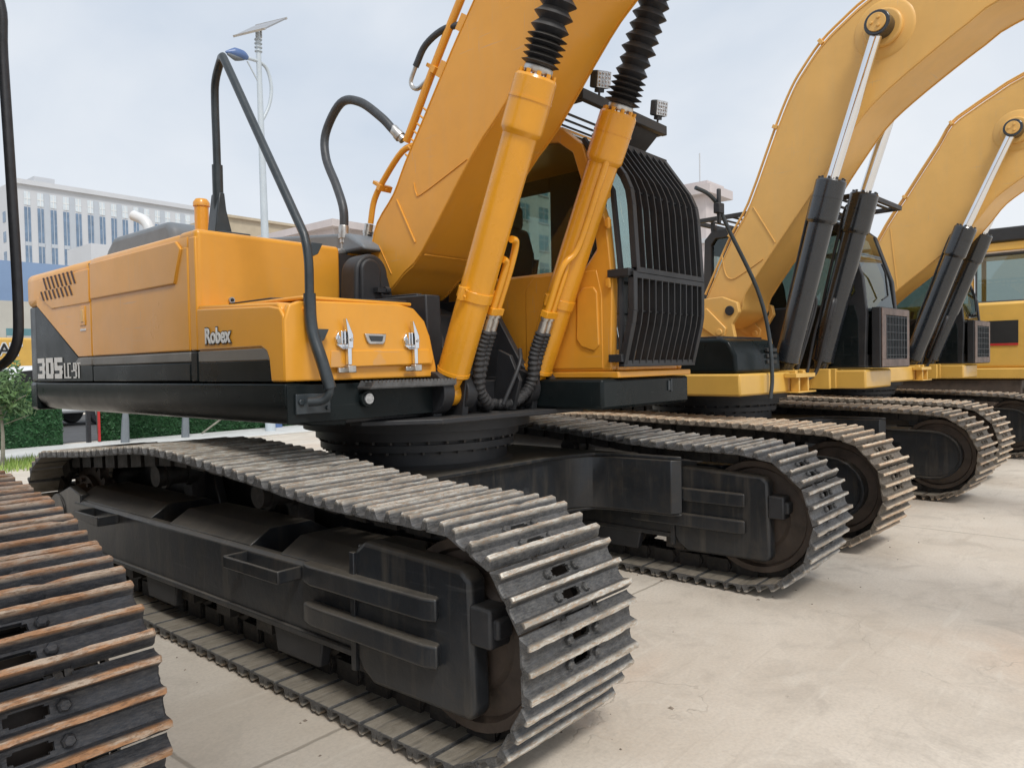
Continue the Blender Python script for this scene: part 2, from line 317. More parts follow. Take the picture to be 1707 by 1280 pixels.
def track(par, xt, sm, sag, nsh=50, phase=0.0, lab=None):
    path = track_path(sag); fine = resample(path, nsh * 4)
    b = MB(); shoes = []
    for k in range(nsh):
        kk = int(k * 4 + phase * 4) % (nsh * 4)
        a = fine[kk - 2]; c = fine[(kk + 2) % (nsh * 4)]; p = ((a[0] + c[0]) / 2, (a[1] + c[1]) / 2)
        t = Vector((0, c[0] - a[0], c[1] - a[1])).normalized(); X = Vector((1, 0, 0)); n = X.cross(t)
        P = Vector((xt, p[0], p[1])); chain_link(b, P, t, n, X); shoes.append((P, t, n))
    tr = b.build('track', m_chain, par, label=lab)
    for P, t, n in shoes:
        s = bpy.data.objects.new('shoe', random.choice(sm)); COL.objects.link(s); s.parent = tr
        jit = random.uniform(-.012, .012); X = Vector((1, 0, 0))
        t2 = (t + n * jit).normalized(); n2 = X.cross(t2)
        s.matrix_local = Matrix(((1, t2.x, n2.x, P.x - O.x), (0, t2.y, n2.y, P.y - O.y), (0, t2.z, n2.z, P.z - O.z), (0, 0, 0, 1)))
    return tr
def wheel(par, name, m, xt, y, z, r, w, hub=True):
    b = MB()
    b.lathe((xt - w, y, z), (xt + w, y, z), [(0, r * .35), (0, r * .55), (.06, r * .60), (.10, r * .86), (.0, r * .9), (.0, r), (.25, r * 1.03), (.3, r * .93), (.7, r * .93), (.75, r * 1.03), (1, r), (1, r * .9), (.90, r * .86), (.94, r * .6), (1, r * .55), (1, r * .35)], 36)
    if hub: b.lathe((xt - w - .03, y, z), (xt + w + .03, y, z), [(0, r * .2), (.05, r * .28), (.95, r * .28), (1, r * .2)], 16)
    return b.build(name, m, par)
def sprocket(par, m, xt, y, z, r):
    b = MB(); n = 21; poly = []
    for k in range(n * 2):
        rr = r if k % 2 == 0 else r - .05
        for d in (-.045, .045):
            a = 2 * math.pi * (k / (2 * n)) + d * .8; poly.append((y + rr * math.cos(a), z + rr * math.sin(a)))
    b.pris(poly, xt - .03, xt + .03)
    b.lathe((xt - .18, y, z), (xt + .18, y, z), [(0, .10), (.02, .17), (.3, .20), (.3, .26), (.7, .26), (.7, .2), (.98, .17), (1, .1)], 28)
    for k in range(12):
        a = k * math.pi / 6; c = Vector((xt, y + .225 * math.cos(a), z + .225 * math.sin(a)))
        b.cyl(c + Vector((-.095, 0, 0)), c + Vector((.095, 0, 0)), .016, None, 6)
    return b.build('sprocket', m, par)
def rollers(par, xt):
    for k in range(8):
        y = 2.55 + k * .40
        b = MB(); b.lathe((xt - .15, y, .245), (xt + .15, y, .245), [(0, .05), (0, .075), (.12, .075), (.14, .10), (.2, .10), (.22, .08), (.78, .08), (.8, .10), (.86, .10), (.88, .075), (1, .075), (1, .05)], 16)
        b.box(xt - .21, xt - .155, y - .07, y + .07, .20, .34); b.box(xt + .155, xt + .21, y - .07, y + .07, .20, .34)
        b.build('track_roller', m_chain, par)
    for y in (3.55, 4.75):
        b = MB(); b.lathe((xt - .11, y, .84), (xt + .13, y, .84), [(0, .05), (0, .065), (.2, .065), (.2, .08), (.3, .08), (.3, .062), (.75, .062), (.75, .08), (1, .08), (1, .05)], 18)
        b.box(xt + .10, xt + .2, y - .05, y + .05, .62, .87); b.build('carrier_roller', m_chain, par)
def frame_A(par, xt, s):
    """track frame of the orange machine; s=-1 right hand, +1 left hand track; outer side is s"""
    low = [(-.255, .30), (-.255, .60), (-.235, .622), (-.20, .622), (-.195, .50), (.195, .50), (.20, .622), (.235, .622), (.255, .60), (.255, .30)]
    cov = [(-.236, .6235), (-.12, .695), (.12, .695), (.236, .6235), (.19, .55), (-.19, .55)]
    b = MB(); b.pris([(xt + x, z) for x, z in low], 2.48, 5.7, 1)
    for y0, y1 in ((2.48, 3.15), (3.42, 4.30), (4.55, 5.7)): b.pris([(xt + x, z) for x, z in cov], y0, y1, 1)
    b.box(xt - .27, xt - .2, 2.5, 5.72, .285, .315); b.box(xt + .2, xt + .27, 2.5, 5.72, .285, .315)
    f = b.build('track_frame', m_dark, par, bevel=.006)
    for y in (3.0, 4.4):
        for q in (-1, 1): b = MB(); b.pris([(y - .2, .30), (y - .17, .16), (y + .17, .16), (y + .2, .30)], xt + q * .19, xt + q * .25); b.build('chain_guard', m_dark2, f, bevel=.01)
    # idler guard: two side plates with a rounded outline and ribs
    for q in (-1, 1):
        xo = xt + q * .275; xi = xt + q * .185
        g = MB(); poly = [(2.53, .30), (2.53, .74), (2.46, .79), (1.90, .765), (1.855, .73), (1.84, .25), (1.87, .215), (2.42, .205), (2.50, .255)]
        g.pris(poly, xo, xi)
        go = g.build('idler_guard', m_dark, par, bevel=.022, seg=3)
        for z in (.60, .425):
            r = MB(); e = .05 if q == s else .035
            r.pris([(xo, 2.02), (xo + q * e * .6, 2.0), (xo + q * e, 2.06), (xo + q * e, 2.78), (xo + q * e * .6, 2.86), (xo - q * .02, 2.86), (xo - q * .02, 2.02)], z - .044, z + .044, 2)
            r.build('rib', m_dark, go, bevel=.018, seg=3)
        r = MB(); r.box(xo - .012, xo + .05 * (1 if q > 0 else -1) * 0 + .012, 2.515, 2.545, .24, .735); r.build('rib', m_dark, go, bevel=.003)
        r = MB(); c = Vector((xo - q * .05, 1.755, .56)); r.box(c.x - .055, c.x + .055, 1.755, 1.86, .50, .645); r.box(c.x - .04, c.x + .04, 1.73, 1.80, .535, .61)
        r.build('end_block', m_dark2, go, bevel=.012)
    for q in (-1, 1):
        t = MB(); x0, x1 = sorted((xt + q * .262, xt + q * .13)); t.pris([(x0, 1.95), (x1 if q < 0 else x0, 1.93), (x1, 1.95), (x1, 2.25), (xt + q * .05, 2.33), (xt + q * .05, 2.53), (xt + q * .262, 2.53)] if 0 else [(xt + q * .262, 1.93), (xt + q * .18, 1.95), (xt + q * .14, 2.22), (xt + q * .05, 2.32), (xt + q * .05, 2.52), (xt + q * .262, 2.52)], .735, .768, 2); t.build('guard_top', m_dark, par, bevel=.01)
    t = MB(); t.pris([(4.5, .60), (4.6, .84), (6.15, .84), (6.25, .60)], xt - s * .25, xt - s * .19); t.build('gap_shade_plate', m_dark, par, bevel=.01)  # added dark plate closing the rear gap, stands in for the shade there
    # steps: loops of flat bar on the outer face
    xo = xt + s * .255
    for y0, y1 in ((2.94, 3.42), (4.95, 5.35)):
        b = MB(); w = s * .125
        x0, x1 = sorted((xo, xo + w))
        b.box(x0, x1, y0, y0 + .016, .545, .605); b.box(x0, x1, y1 - .016, y1, .545, .605)
        e0, e1 = sorted((xo + w, xo + w - s * .016)); b.box(e0, e1, y0 + .002, y1 - .002, .545, .603)
        b.build('step', m_dark, f, bevel=.006)
    return f
def frame_B(par, xt, s):
    b = MB(); sec = [(-.25, .30), (-.25, .60), (-.12, .72), (.12, .72), (.25, .60), (.25, .30)]
    b.pris([(xt + x, z) for x, z in sec], 2.3, 5.7, 1)
    f = b.build('track_frame', m_dark, par, bevel=.01)
    for q in (-1, 1):
        n = 14; poly = [(2.55, .72)] + [(1.98 + .02 - .27 * math.sin(math.pi * k / n), .48 + .24 * math.cos(math.pi * k / n)) for k in range(n + 1)] + [(2.55, .24)]
        g = MB(); g.pris(poly, xt + q * .25, xt + q * .12); g.build('idler_guard', m_dark, par, bevel=.012)
    for q in (-1, 1):
        b = MB(); pts = [(xt + q * .262, 2.5, .73)] + [(xt + q * .262, 2.0 - .27 * math.sin(math.pi * k / 10), .48 + .245 * math.cos(math.pi * k / 10)) for k in range(11)] + [(xt + q * .262, 2.5, .235)]
        b.tube(pts, .013, 6); b.build('guard_rim', m_dark, par)
    return f
def undercarriage(par, sm, sag, style):
    f = frame_A if style == 'A' else frame_B
    for s, xt in ((-1, 2.175), (1, 4.885)):
        track(par, xt, sm, sag, 50, random.random())
        f(par, xt, s); rollers(par, xt)
        wheel(par, 'idler', m_idler, xt, 1.98, .48, .365, .165); sprocket(par, m_idler, xt, 6.03, .48, .36)
        b = MB(); b.pris([(5.6, .3), (5.6, .66), (5.8, .70), (6.2, .58), (6.2, .36), (5.8, .26)], xt - .25, xt - .19); b.pris([(5.6, .3), (5.6, .66), (5.8, .70), (6.2, .58), (6.2, .36), (5.8, .26)], xt + .19, xt + .25)
        b.cyl((xt - .26, 6.03, .48), (xt + .26, 6.03, .48), .15, None, 24); b.build('final_drive', m_dark, par, bevel=.008)
    # car body: H shaped plan with rounded inner corners
    def plan(inset, e=0):
        P = []
        for sx, sy in ((-1, -1), (1, -1), (1, 1), (-1, 1)):
            cx, cy = 3.53, 3.98
            seq = [(1.03 - e, 1.55), (.97 - inset, 1.50), (.93 - inset, 1.05), (.88 - inset, .92), (.76, .83 - inset), (.5, .78 - inset)]
            q = [(cx + sx * a, cy + sy * b) for a, b in seq]
            if (sx, sy) in ((-1, -1), (1, 1)): pass
            else: q = q[::-1]
            P += q
        return P
    b = MB(); b.pris(plan(0), .47, .835, 2); b.pris(plan(-.03, 0), .835, .86, 2); b.pris(plan(-.03, 0), .45, .47, 2)
    b.build('car_body', m_dark, par, bevel=.006)
    b = MB(); c = (3.53, 3.92)
    b.lathe((*c, .86), (*c, 1.17), [(0, .66), (.08, .62), (.36, .62), (.36, .67), (.5, .67), (.5, .64), (.58, .64), (.58, .70), (.78, .70), (.78, .78), (1, .78)], 64)
    rg = b.build('slew_ring', m_dark2, par)
    b = MB()
    for k in range(36):
        a = 2 * math.pi * k / 36; x, y = c[0] + .645 * math.cos(a), c[1] + .645 * math.sin(a)
        b.cyl((x, y, .955), (x, y, .985), .014, None, 6); b.cyl((c[0] + .668 * math.cos(a + .05), c[1] + .668 * math.sin(a + .05), 1.02), (c[0] + .668 * math.cos(a + .05), c[1] + .668 * math.sin(a + .05), 1.05), .014, None, 6)
    b.build('ring_bolts', m_chain, rg)

def cylinder(par, a, b, pin, rb, rh, rr, mb, boot, name='boom_cylinder', headlen=.3):
    """hydraulic cylinder: a lower pin, b barrel top, pin = upper rod pin"""
    a, b, pin = Vector(a), Vector(b), Vector(pin); d = (b - a).normalized(); Ln = (b - a).length
    m = MB(); m.lathe(a + d * .12, b, [(0, rb * .85), (.008, rb * 1.04), (.02, rb * 1.04), (.0205, rb), (.03, rb), (1 - headlen / Ln - .026, rb), (1 - headlen / Ln - .018, rb), (1 - headlen / Ln - .004, rh * .985), (1 - headlen / Ln, rh), (1 - headlen / Ln + .01, rh), (.985, rh), (.992, rh), (1, rh * .93)], 32)
    m.tube([a - d * .03, a + d * .05, a + d * .14], .06, 16, rs=[rb * .55, rb * .62, rb * .78])
    c = m.build(name, mb, par, angle=30)
    m = MB(); m.cyl(a + Vector((-.052, 0, 0)), a + Vector((.052, 0, 0)), rb * .78, None, 20); m.build('lower_eye', mb, c, bevel=.006)
    # head ring bolts
    m = MB(); u = d.orthogonal().normalized(); w = d.cross(u)
    for k in range(10):
        q = b + (u * math.cos(k * .628) + w * math.sin(k * .628)) * rh * .80
        m.cyl(q - d * .01, q + d * .022, .013, None, 6)
    m.lathe(b - d * headlen * .42, b - d * (headlen * .42 - .012), [(0, rh * 1.03), (1, rh * 1.03)], 32)
    m.build('head_bolts', mb, c)
    m = MB(); m.cyl(b - d * .02, pin, rr, None, 20); m.build('rod', m_chrome, c)
    m = MB(); m.cyl(pin + Vector((-.075, 0, 0)), pin + Vector((.075, 0, 0)), rh * (1.05 if boot else .80), None, 28); m.build('rod_eye', m_cyl if not boot else mb, c, bevel=.008)
    if boot:
        L2 = (pin - b).length - .12; n = int(L2 / .058); pr = []
        for k in range(n + 1):
            f = k / n; j = random.uniform(-.006, .006); tight = 0.55 if k < 5 else 1
            big = .108 + j - .010 * min(1, k / 14)
            f2 = f if k >= 5 else f * .0 + k / n * .55
            if k >= 5: f2 = (5 / n * .55) + (f - 5 / n) * (1 - 5 / n * .55) / (1 - 5 / n)
            pr += [(f2, .068), (f2 + .5 * tight / n, big)]
        m = MB(); base = b + d * .05
        m.lathe(base, base + d * L2, pr, 26); m.build('rod_boot', m_rubber, c, angle=15)
        m = MB(); m.lathe(b + d * .012, b + d * .05, [(0, .075), (.2, .079), (.8, .079), (1, .075)], 28); m.build('boot_clamp', m_steel, c)
    return c
def bolt(m, p, d, r=.014, h=.012):
    p, d = Vector(p), Vector(d); m.cyl(p, p + d * h, r, None, 6)

# ================================================================ the orange machine
A = root('excavator', (O.x, O.y, 0), 0, 'orange crawler excavator with black skirts, barred cab and white lettering on its side', 'excavator', 'excavators parked in a row')
smA = shoe_mesh(m_shoeA)
undercarriage(A, smA, SAG_A, 'A')
# --- deck
b = MB(); b.box(2.36, 4.95, 3.28, 6.85, 1.205, 1.40); b.pris([(2.55, 3.3), (2.9, 3.02), (4.2, 2.98), (4.2, 3.4), (2.55, 3.4)], 1.175, 1.205, 2)
b.build('deck', m_dark2, A, bevel=.006)
# --- right skirt with a rounded belly
def skirt(x0, sgn, y0, y1, m):
    b = MB(); sec = [(x0, 1.425), (x0, 1.33), (x0 + sgn * .02, 1.275), (x0 + sgn * .07, 1.232), (x0 + sgn * .15, 1.21), (x0 + sgn * .36, 1.20), (x0 + sgn * .36, 1.40), (x0 + sgn * .03, 1.432)]
    b.pris(sec, y0, y1, 1); return b.build('side_skirt', m, A, bevel=.008)
skirt(2.03, 1, 3.215, 6.745, m_black); skirt(5.03, -1, 2.9, 6.745, m_black)
b = MB(); b.pris([(2.035, 3.2), (3.02, 3.2), (3.04, 3.24), (3.04, 3.75), (2.40, 3.75), (2.40, 3.206), (2.035, 3.206)], 1.235, 1.40, 2)
b.pris([(2.03, 3.195), (2.03, 3.205), (3.03, 3.205), (3.03, 3.195)], 1.23, 1.42, 2)
b.build('step_box', m_black, A, bevel=.012)
b = MB(); b.cyl((2.50, 3.193, 1.335), (2.50, 3.165, 1.335), .045, None, 20); ml = b.build('work_lamp', m_black, A, bevel=.004)
b = MB(); b.cyl((2.50, 3.165, 1.335), (2.50, 3.155, 1.335), .028, None, 20); b.build('lens', m_lens, ml)
b = MB(); poly = [(2.45, 1.395)]
for k in range(22): poly += [(2.475 + k * .0265, 1.43), (2.487 + k * .0265, 1.43), (2.495 + k * .0265, 1.415)]
poly += [(3.07, 1.43), (3.07, 1.395)]
b.pris(poly, 3.075, 3.083, 1); b.pris(poly, 3.19, 3.196, 1); b.box(2.45, 3.07, 3.083, 3.19, 1.388, 1.398)
for x in (2.5, 2.75, 3.0): b.box(x, x + .006, 3.083, 3.19, 1.398, 1.42)
b.build('toothed_step', m_shoeA2, A)
# --- counterweight (rear): black lower, orange upper
b = MB(); b.pris([(2.032, 6.75), (2.033, 6.80), (2.036, 6.90), (2.07, 6.99), (2.2, 7.08), (3.0, 7.2), (4.0, 7.2), (4.75, 7.09), (4.92, 6.95), (5.0, 6.78), (5.0, 6.75)], 1.21, 1.43, 2)
b.build('counterweight_base', m_black, A, bevel=.05, seg=4)
b = MB(); b.pris([(2.040, 6.0), (2.040, 6.74), (2.044, 6.89), (2.075, 6.985), (2.2, 7.07), (3.0, 7.19), (4.0, 7.19), (4.75, 7.08), (4.91, 6.95), (4.99, 6.74), (4.99, 6.0)], 1.437, 2.03, 2)
cw = b.build('counterweight', m_black, A, bevel=.015)
b = MB(); b.box(2.0355, 2.0405, 6.735, 6.745, 1.44, 2.02); b.build('seam', m_dark2, cw)
b = MB(); b.pris([(2.036, 5.62), (2.036, 6.74), (2.036, 6.90), (2.07, 6.99), (2.2, 7.08), (3.0, 7.2), (4.0, 7.2), (4.75, 7.09), (4.92, 6.95), (4.99, 6.74), (4.99, 5.62)], 2.02, 2.295, 2)
b.build('rear_hood', m_orange, A, bevel=.06, seg=5)
# --- engine hood
b = MB(); b.box(2.045, 4.98, 4.13, 6.0, 1.437, 2.26); hood = b.build('engine_hood', m_dark2, A)
b = MB(); b.box(2.04, 3.02, 4.085, 4.17, 1.80, 2.30); b.box(2.04, 3.02, 4.12, 4.3, 2.2, 2.298); b.build('front_panel', m_orange, hood, bevel=.028, seg=4)
def panel(poly, name, m, x0=2.032, x1=2.06, bev=.008, seg=2, par=None, label=None):
    b = MB(); b.pris(poly, x0, x1); return b.build(name, m, par or hood, bevel=bev, seg=seg, label=label)
# top sheet with a rounded shoulder
b = MB(); b.pris([(2.034, 2.20), (2.034, 2.25), (2.048, 2.28), (2.075, 2.297), (4.9, 2.30), (4.98, 2.2)], 4.178, 5.612, 1); b.build('hood_top', m_orange, hood, bevel=.003)
dr = panel([(4.178, 1.612), (5.60, 1.612), (5.60, 2.205), (4.178, 2.205)], 'side_door', m_orange)
panel([(4.33, 2.003), (5.585, 2.003), (5.585, 2.25), (4.30, 2.25), (4.24, 2.20)], 'door_swage', m_orange, 2.021, 2.04, bev=.0085, seg=3, par=dr)
panel([(5.612, 1.612), (5.86, 1.612), (6.70, 2.03), (6.70, 2.10), (5.612, 2.10)], 'rear_door', m_orange, bev=.006)
panel([(5.612, 1.985), (6.35, 1.985), (6.62, 2.10), (6.62, 2.22), (5.612, 2.22)], 'rear_swage', m_orange, 2.0245, 2.05, bev=.007, seg=3)
panel([(4.178, 1.437), (5.60, 1.437), (5.60, 1.545), (4.178, 1.545)], 'lower_panel', m_black)
panel([(4.178, 1.547), (5.60, 1.547), (5.60, 1.606), (4.178, 1.606)], 'stripe', m_greystripe)
panel([(5.612, 1.547), (5.98, 1.547), (5.86, 1.606), (5.612, 1.606)], 'stripe', m_greystripe, 2.030)
panel([(5.612, 1.437), (6.73, 1.437), (6.73, 2.018), (6.68, 2.018), (5.87, 1.607), (5.612, 1.545)], 'lower_panel', m_black, 2.0335, 2.06, bev=.004)
panel([(4.09, 1.437), (4.17, 1.437), (4.17, 1.606), (4.09, 1.606)], 'lower_panel', m_black)
panel([(4.09, 1.612), (4.17, 1.612), (4.17, 2.255), (4.09, 2.255)], 'corner_post', m_orange, 2.034, 2.07)
# grille slots: chevrons cut as dark louvres, in two rows
b = MB()
for k in range(8):
    y = 6.50 - k * .083
    if k < 7: b.obox((2.0235, y - .035, 2.185), (.004, 0, 0), (0, .013, 0), (0, .022, -.037) if 0 else (0, -.034, -.048))
    b.obox((2.0235, y + .03 - .083 * .0, 2.095), (.004, 0, 0), (0, .013, 0), (0, -.028, -.036))
for k in (7,): b.obox((2.0235, 6.50 - k * .083 - .03, 2.185), (.004, 0, 0), (0, .013, 0), (0, -.034, -.048))
b.build('grille', m_vent, hood, bevel=.002)
b = MB(); b.box(2.026, 2.04, 5.70, 5.80, 1.83, 1.97); lt = b.build('door_latch', m_orange, hood, bevel=.006)
b = MB(); b.box(2.022, 2.03, 5.725, 5.775, 1.855, 1.945); b.build('latch_lever', m_yellow, lt, bevel=.004)
b = MB(); b.box(2.028, 2.034, 5.70, 5.80, 1.795, 1.81); b.build('reflector_strip', m_letter, hood)
b = MB(); b.cyl((2.24, 4.085, 1.905), (2.24, 4.070, 1.905), .018, None, 16); lk = b.build('lock', m_steel, hood)
b = MB(); b.cyl((2.24, 4.070, 1.905), (2.24, 4.066, 1.905), .010, None, 12); b.build('keyhole', m_letblk, lk)
def glyphs(st, y, z, h, w, gap, t, par, x=2.0265):
    G = {'3': 'TMBR', '0': 'TBLR', '5': 'TMBlr', 'L': 'LB', 'C': 'TBL', '9': 'TMBaR', 'T': 'TC', '-': 'm'}
    for ch in st:
        b = MB(); W = w * (.5 if ch == '-' else 1); tv = t * .72
        R_ = {'T': (0, W, h - tv, h), 'B': (0, W, 0, tv), 'M': ((0 if ch in '59' else W * .25), W, h / 2 - tv / 2, h / 2 + tv / 2), 'L': (0, t, 0, h), 'R': (W - t, W, 0, h), 'l': (0, t, h / 2, h), 'a': (0, t, h / 2, h), 'r': (W - t, W, 0, h / 2), 'C': (W / 2 - t / 2, W / 2 + t / 2, 0, h), 'm': (0, W, h * .42, h * .42 + tv)}
        for k, q in enumerate(G[ch]): a, c, d, e_ = R_[q]; b.box(x - .0003 * k, x + .004, y - c, y - a, z + d, z + e_)
        b.build('letter', m_letter, par, bevel=.0)
        y -= W + gap
glyphs('305', 6.70, 1.458, .158, .155, .030, .050, hood)
glyphs('LC-9T', 6.135, 1.460, .112, .057, .014, .0145, hood)
# --- tool box in front of the hood
b = MB(); b.pris([(3.245, 1.437), (3.245, 1.80), (3.28, 1.83), (4.085, 1.865), (4.085, 1.437)], 2.04, 2.40)
b.pris([(2.22, 1.437), (2.22, 1.80), (2.7, 1.82), (2.88, 1.79), (2.97, 1.70), (3.02, 1.45), (3.02, 1.437)], 3.245, 4.08, 1)
tb = b.build('tool_box', m_orange, A, bevel=.012)
panel([(3.215, 1.437), (3.335, 1.437), (3.35, 1.55), (3.37, 1.59), (3.42, 1.612), (4.08, 1.612), (4.08, 1.845), (3.34, 1.815), (3.25, 1.80), (3.215, 1.76)], 'side_cover', m_orange, 2.030, 2.05, bev=.009, seg=3, par=tb)
panel([(3.34, 1.437), (4.08, 1.437), (4.08, 1.545), (3.352, 1.545)], 'lower_panel', m_black, 2.033, 2.05, bev=.003, par=tb)
panel([(3.354, 1.547), (4.08, 1.547), (4.08, 1.606), (3.40, 1.606), (3.37, 1.59)], 'stripe', m_greystripe, 2.033, 2.05, bev=.003, par=tb)
b = MB()
fp = [(2.032, 1.437), (2.032, 1.74), (2.06, 1.815), (2.12, 1.835), (2.74, 1.845), (2.86, 1.825), (2.94, 1.77), (2.99, 1.68), (3.035, 1.50), (3.04, 1.437)]
b.pris(fp, 3.205, 3.25, 1); b.build('front_frame', m_orange, tb, bevel=.010, seg=3)
b = MB(); fp = [(2.24, 1.505), (2.22, 1.53), (2.18, 1.70), (2.13, 1.80), (2.17, 1.838), (2.74, 1.848), (2.85, 1.828), (2.93, 1.76), (2.97, 1.67), (3.0, 1.55), (2.98, 1.505)]
b.pris(fp, 3.182, 3.215, 1); dd = b.build('lid', m_orange, tb, bevel=.010, seg=3)
b = MB(); b.pris([(2.27, 1.50), (2.97, 1.515), (2.96, 1.60), (2.28, 1.59)], 3.176, 3.19, 1); b.build('lid_swage', m_orange, dd, bevel=.007, seg=3)
b = MB(); b.pris([(2.13, 3.2), (2.17, 3.2), (2.85, 3.2), (2.85, 3.26), (2.2, 4.05), (2.12, 4.05)], 1.842, 1.862, 2); b.build('lid_top', m_orange, tb, bevel=.008)
b = MB(); b.pris([(2.2, 3.60), (2.78, 3.3), (2.9, 3.3), (2.98, 4.04), (2.2, 4.04)], 1.864, 1.884, 2); b.build('grip_mat', m_dark2, tb, bevel=.003)
# recessed handle between the latches
b = MB(); zc = 1.655; xc = 2.565
o1 = [(xc - .075, zc + .025), (xc + .07, zc + .025), (xc + .06, zc - .018), (xc + .045, zc - .032), (xc - .045, zc - .032), (xc - .062, zc - .015)]
b.pris(o1, 3.168, 3.184, 1); hd = b.build('handle', m_steel, dd, bevel=.004)
b = MB(); b.pris([(xc - .05, zc + .013), (xc + .045, zc + .013), (xc + .036, zc - .016), (xc - .036, zc - .016)], 3.164, 3.170, 1); b.build('handle_recess', m_rail, hd)
for x in (2.345, 2.80):
    b = MB(); b.pris([(x - .045, 1.655), (x - .035, 1.615), (x, 1.595), (x + .05, 1.60), (x + .06, 1.64), (x + .03, 1.68), (x - .02, 1.69)], 3.165, 3.183, 1)
    la = b.build('toggle_latch', m_chrome, dd, bevel=.003)
    b = MB(); b.pris([(x + .012, 1.60), (x + .042, 1.60), (x + .044, 1.67), (x + .004, 1.755), (x + .0, 1.75), (x + .012, 1.66)], 3.135, 3.165, 1); b.build('lever', m_chrome, la, bevel=.003)
    b = MB(); b.box(x + .012, x + .036, 3.14, 3.164, 1.515, 1.61); b.box(x - .028, x - .018, 3.14, 3.165, 1.62, 1.69); b.box(x - .008, x + .002, 3.14, 3.165, 1.62, 1.69); b.build('clasp_rod', m_chrome, la, bevel=.003)
    b = MB(); b.box(x - .03, x + .055, 3.165, 3.183, 1.475, 1.50); b.box(x + .005, x + .055, 3.13, 3.17, 1.475, 1.512); b.build('keeper', m_steel, la, bevel=.004)
    b = MB(); b.cyl((x - .03, 3.166, 1.637), (x - .03, 3.155, 1.637), .014, None, 12); b.cyl((x + .03, 3.134, 1.645), (x + .03, 3.128, 1.645), .009, None, 10); b.build('screw', m_steel, la)
text('Robex', .118, (2.0255, 3.985, 1.648), SIDE, m_letblk, tb, 'lettering_outline', thick=.001, offset=.0085, sx=.88)
text('Robex', .118, (2.0235, 3.985, 1.648), SIDE, m_letter, tb, 'lettering', thick=.0015, offset=.003, sx=.88)
# --- grey covers, exhaust
b = MB(); b.pris([(6.52, 2.285), (6.44, 2.48), (6.30, 2.575), (5.36, 2.575), (5.28, 2.52), (5.26, 2.285)], 2.46, 2.84)
b.build('intake_cover', m_greyc, A, bevel=.05, seg=4)
b = MB(); b.box(2.36, 2.46, 4.85, 5.5, 2.29, 2.36); b.build('cover_hinge', m_orange, A, bevel=.015)
b = MB(); b.pris([(5.4, 2.285), (5.3, 2.5), (5.1, 2.50), (4.15, 2.41), (3.98, 2.32), (3.96, 2.28)], 3.12, 4.0); b.build('engine_cover', m_greyc, A, bevel=.04, seg=4)
b = MB(); b.lathe((2.37, 4.66, 2.29), (2.37, 4.66, 2.60), [(0, .044), (.85, .044), (.85, .051), (.93, .051), (1, .036)], 24); b.build('breather_pipe', m_orange, A)
b = MB(); b.tube([(2.70, 6.18, 2.5), (2.70, 6.18, 2.64), (2.68, 6.22, 2.72), (2.63, 6.31, 2.77)], .042, 16, smooth=5); b.build('exhaust_pipe', m_white, A)
# --- black rounded hose cover and centre plates
b = MB(); n = 16
poly = [(3.06 + .20, 1.86)] + [(3.055 + .13 * math.cos(a), 2.095 + .13 * math.sin(a)) for a in (math.pi * k / n for k in range(n + 1))] + [(2.915, 1.86)]
b.pris(poly, 3.80, 3.96, 1); hc = b.build('hose_cover', m_dark2, A, bevel=.02, seg=3)
b = MB(); poly = [(3.11, 1.9)] + [(3.03 + .08 * math.cos(a), 2.11 + .08 * math.sin(a)) for a in (math.pi * k / n for k in range(n + 1))] + [(2.95, 1.9)]
b.pris(poly, 3.775, 3.805, 1); b.build('cover_boss', m_dark2, hc, bevel=.015, seg=3)
b = MB(); b.box(3.04, 3.11, 3.73, 3.775, 1.975, 2.005); b.cyl((3.105, 3.745, 1.99), (3.14, 3.745, 1.99), .025, None, 12); b.build('cover_fitting', m_dark2, hc)
for x0, x1 in ((3.175, 3.225), (3.835, 3.885)):
    b = MB(); b.pris([(3.14, 1.18), (3.10, 1.42), (3.22, 1.50), (3.52, 1.96), (4.25, 1.97), (4.6, 1.40), (4.6, 1.18)], x0, x1); b.build('boom_bracket', m_dark2, A, bevel=.006)
b = MB(); b.pris([(3.28, 1.40), (3.30, 1.93), (4.06, 1.94), (4.06, 1.40)], 3.05, 3.17); b.box(2.95, 3.15, 3.42, 4.06, 1.4, 1.86); b.build('valve_cover', m_dark2, A, bevel=.01)
b = MB(); b.pris([(3.6, 1.42), (3.75, 1.85), (4.1, 1.96), (4.1, 1.42)], 3.226, 3.834); b.build('centre_cover', m_dark2, A, bevel=.01)
for x in (3.13, 3.93):
    b = MB(); b.cyl((x - .14, 3.215, 1.345), (x - .055, 3.215, 1.345), .125, None, 28); b.cyl((x + .055, 3.215, 1.345), (x + .14, 3.215, 1.345), .125, None, 28)
    b.box(x - .13, x - .06, 3.2, 3.5, 1.2, 1.42); b.box(x + .06, x + .13, 3.2, 3.5, 1.2, 1.42); b.build('cylinder_lug', m_dark2, A, bevel=.006)
b = MB(); b.tube([(3.50, 3.10, 1.25), (3.62, 3.06, 1.50), (3.70, 3.12, 1.60)], .014, 8, smooth=4)
b.pris([(3.12, 1.21), (3.06, 1.40), (3.14, 1.56), (3.24, 1.60), (3.30, 1.21)], 3.62, 3.65); b.build('hose_guard', m_dark2, A, bevel=.004)
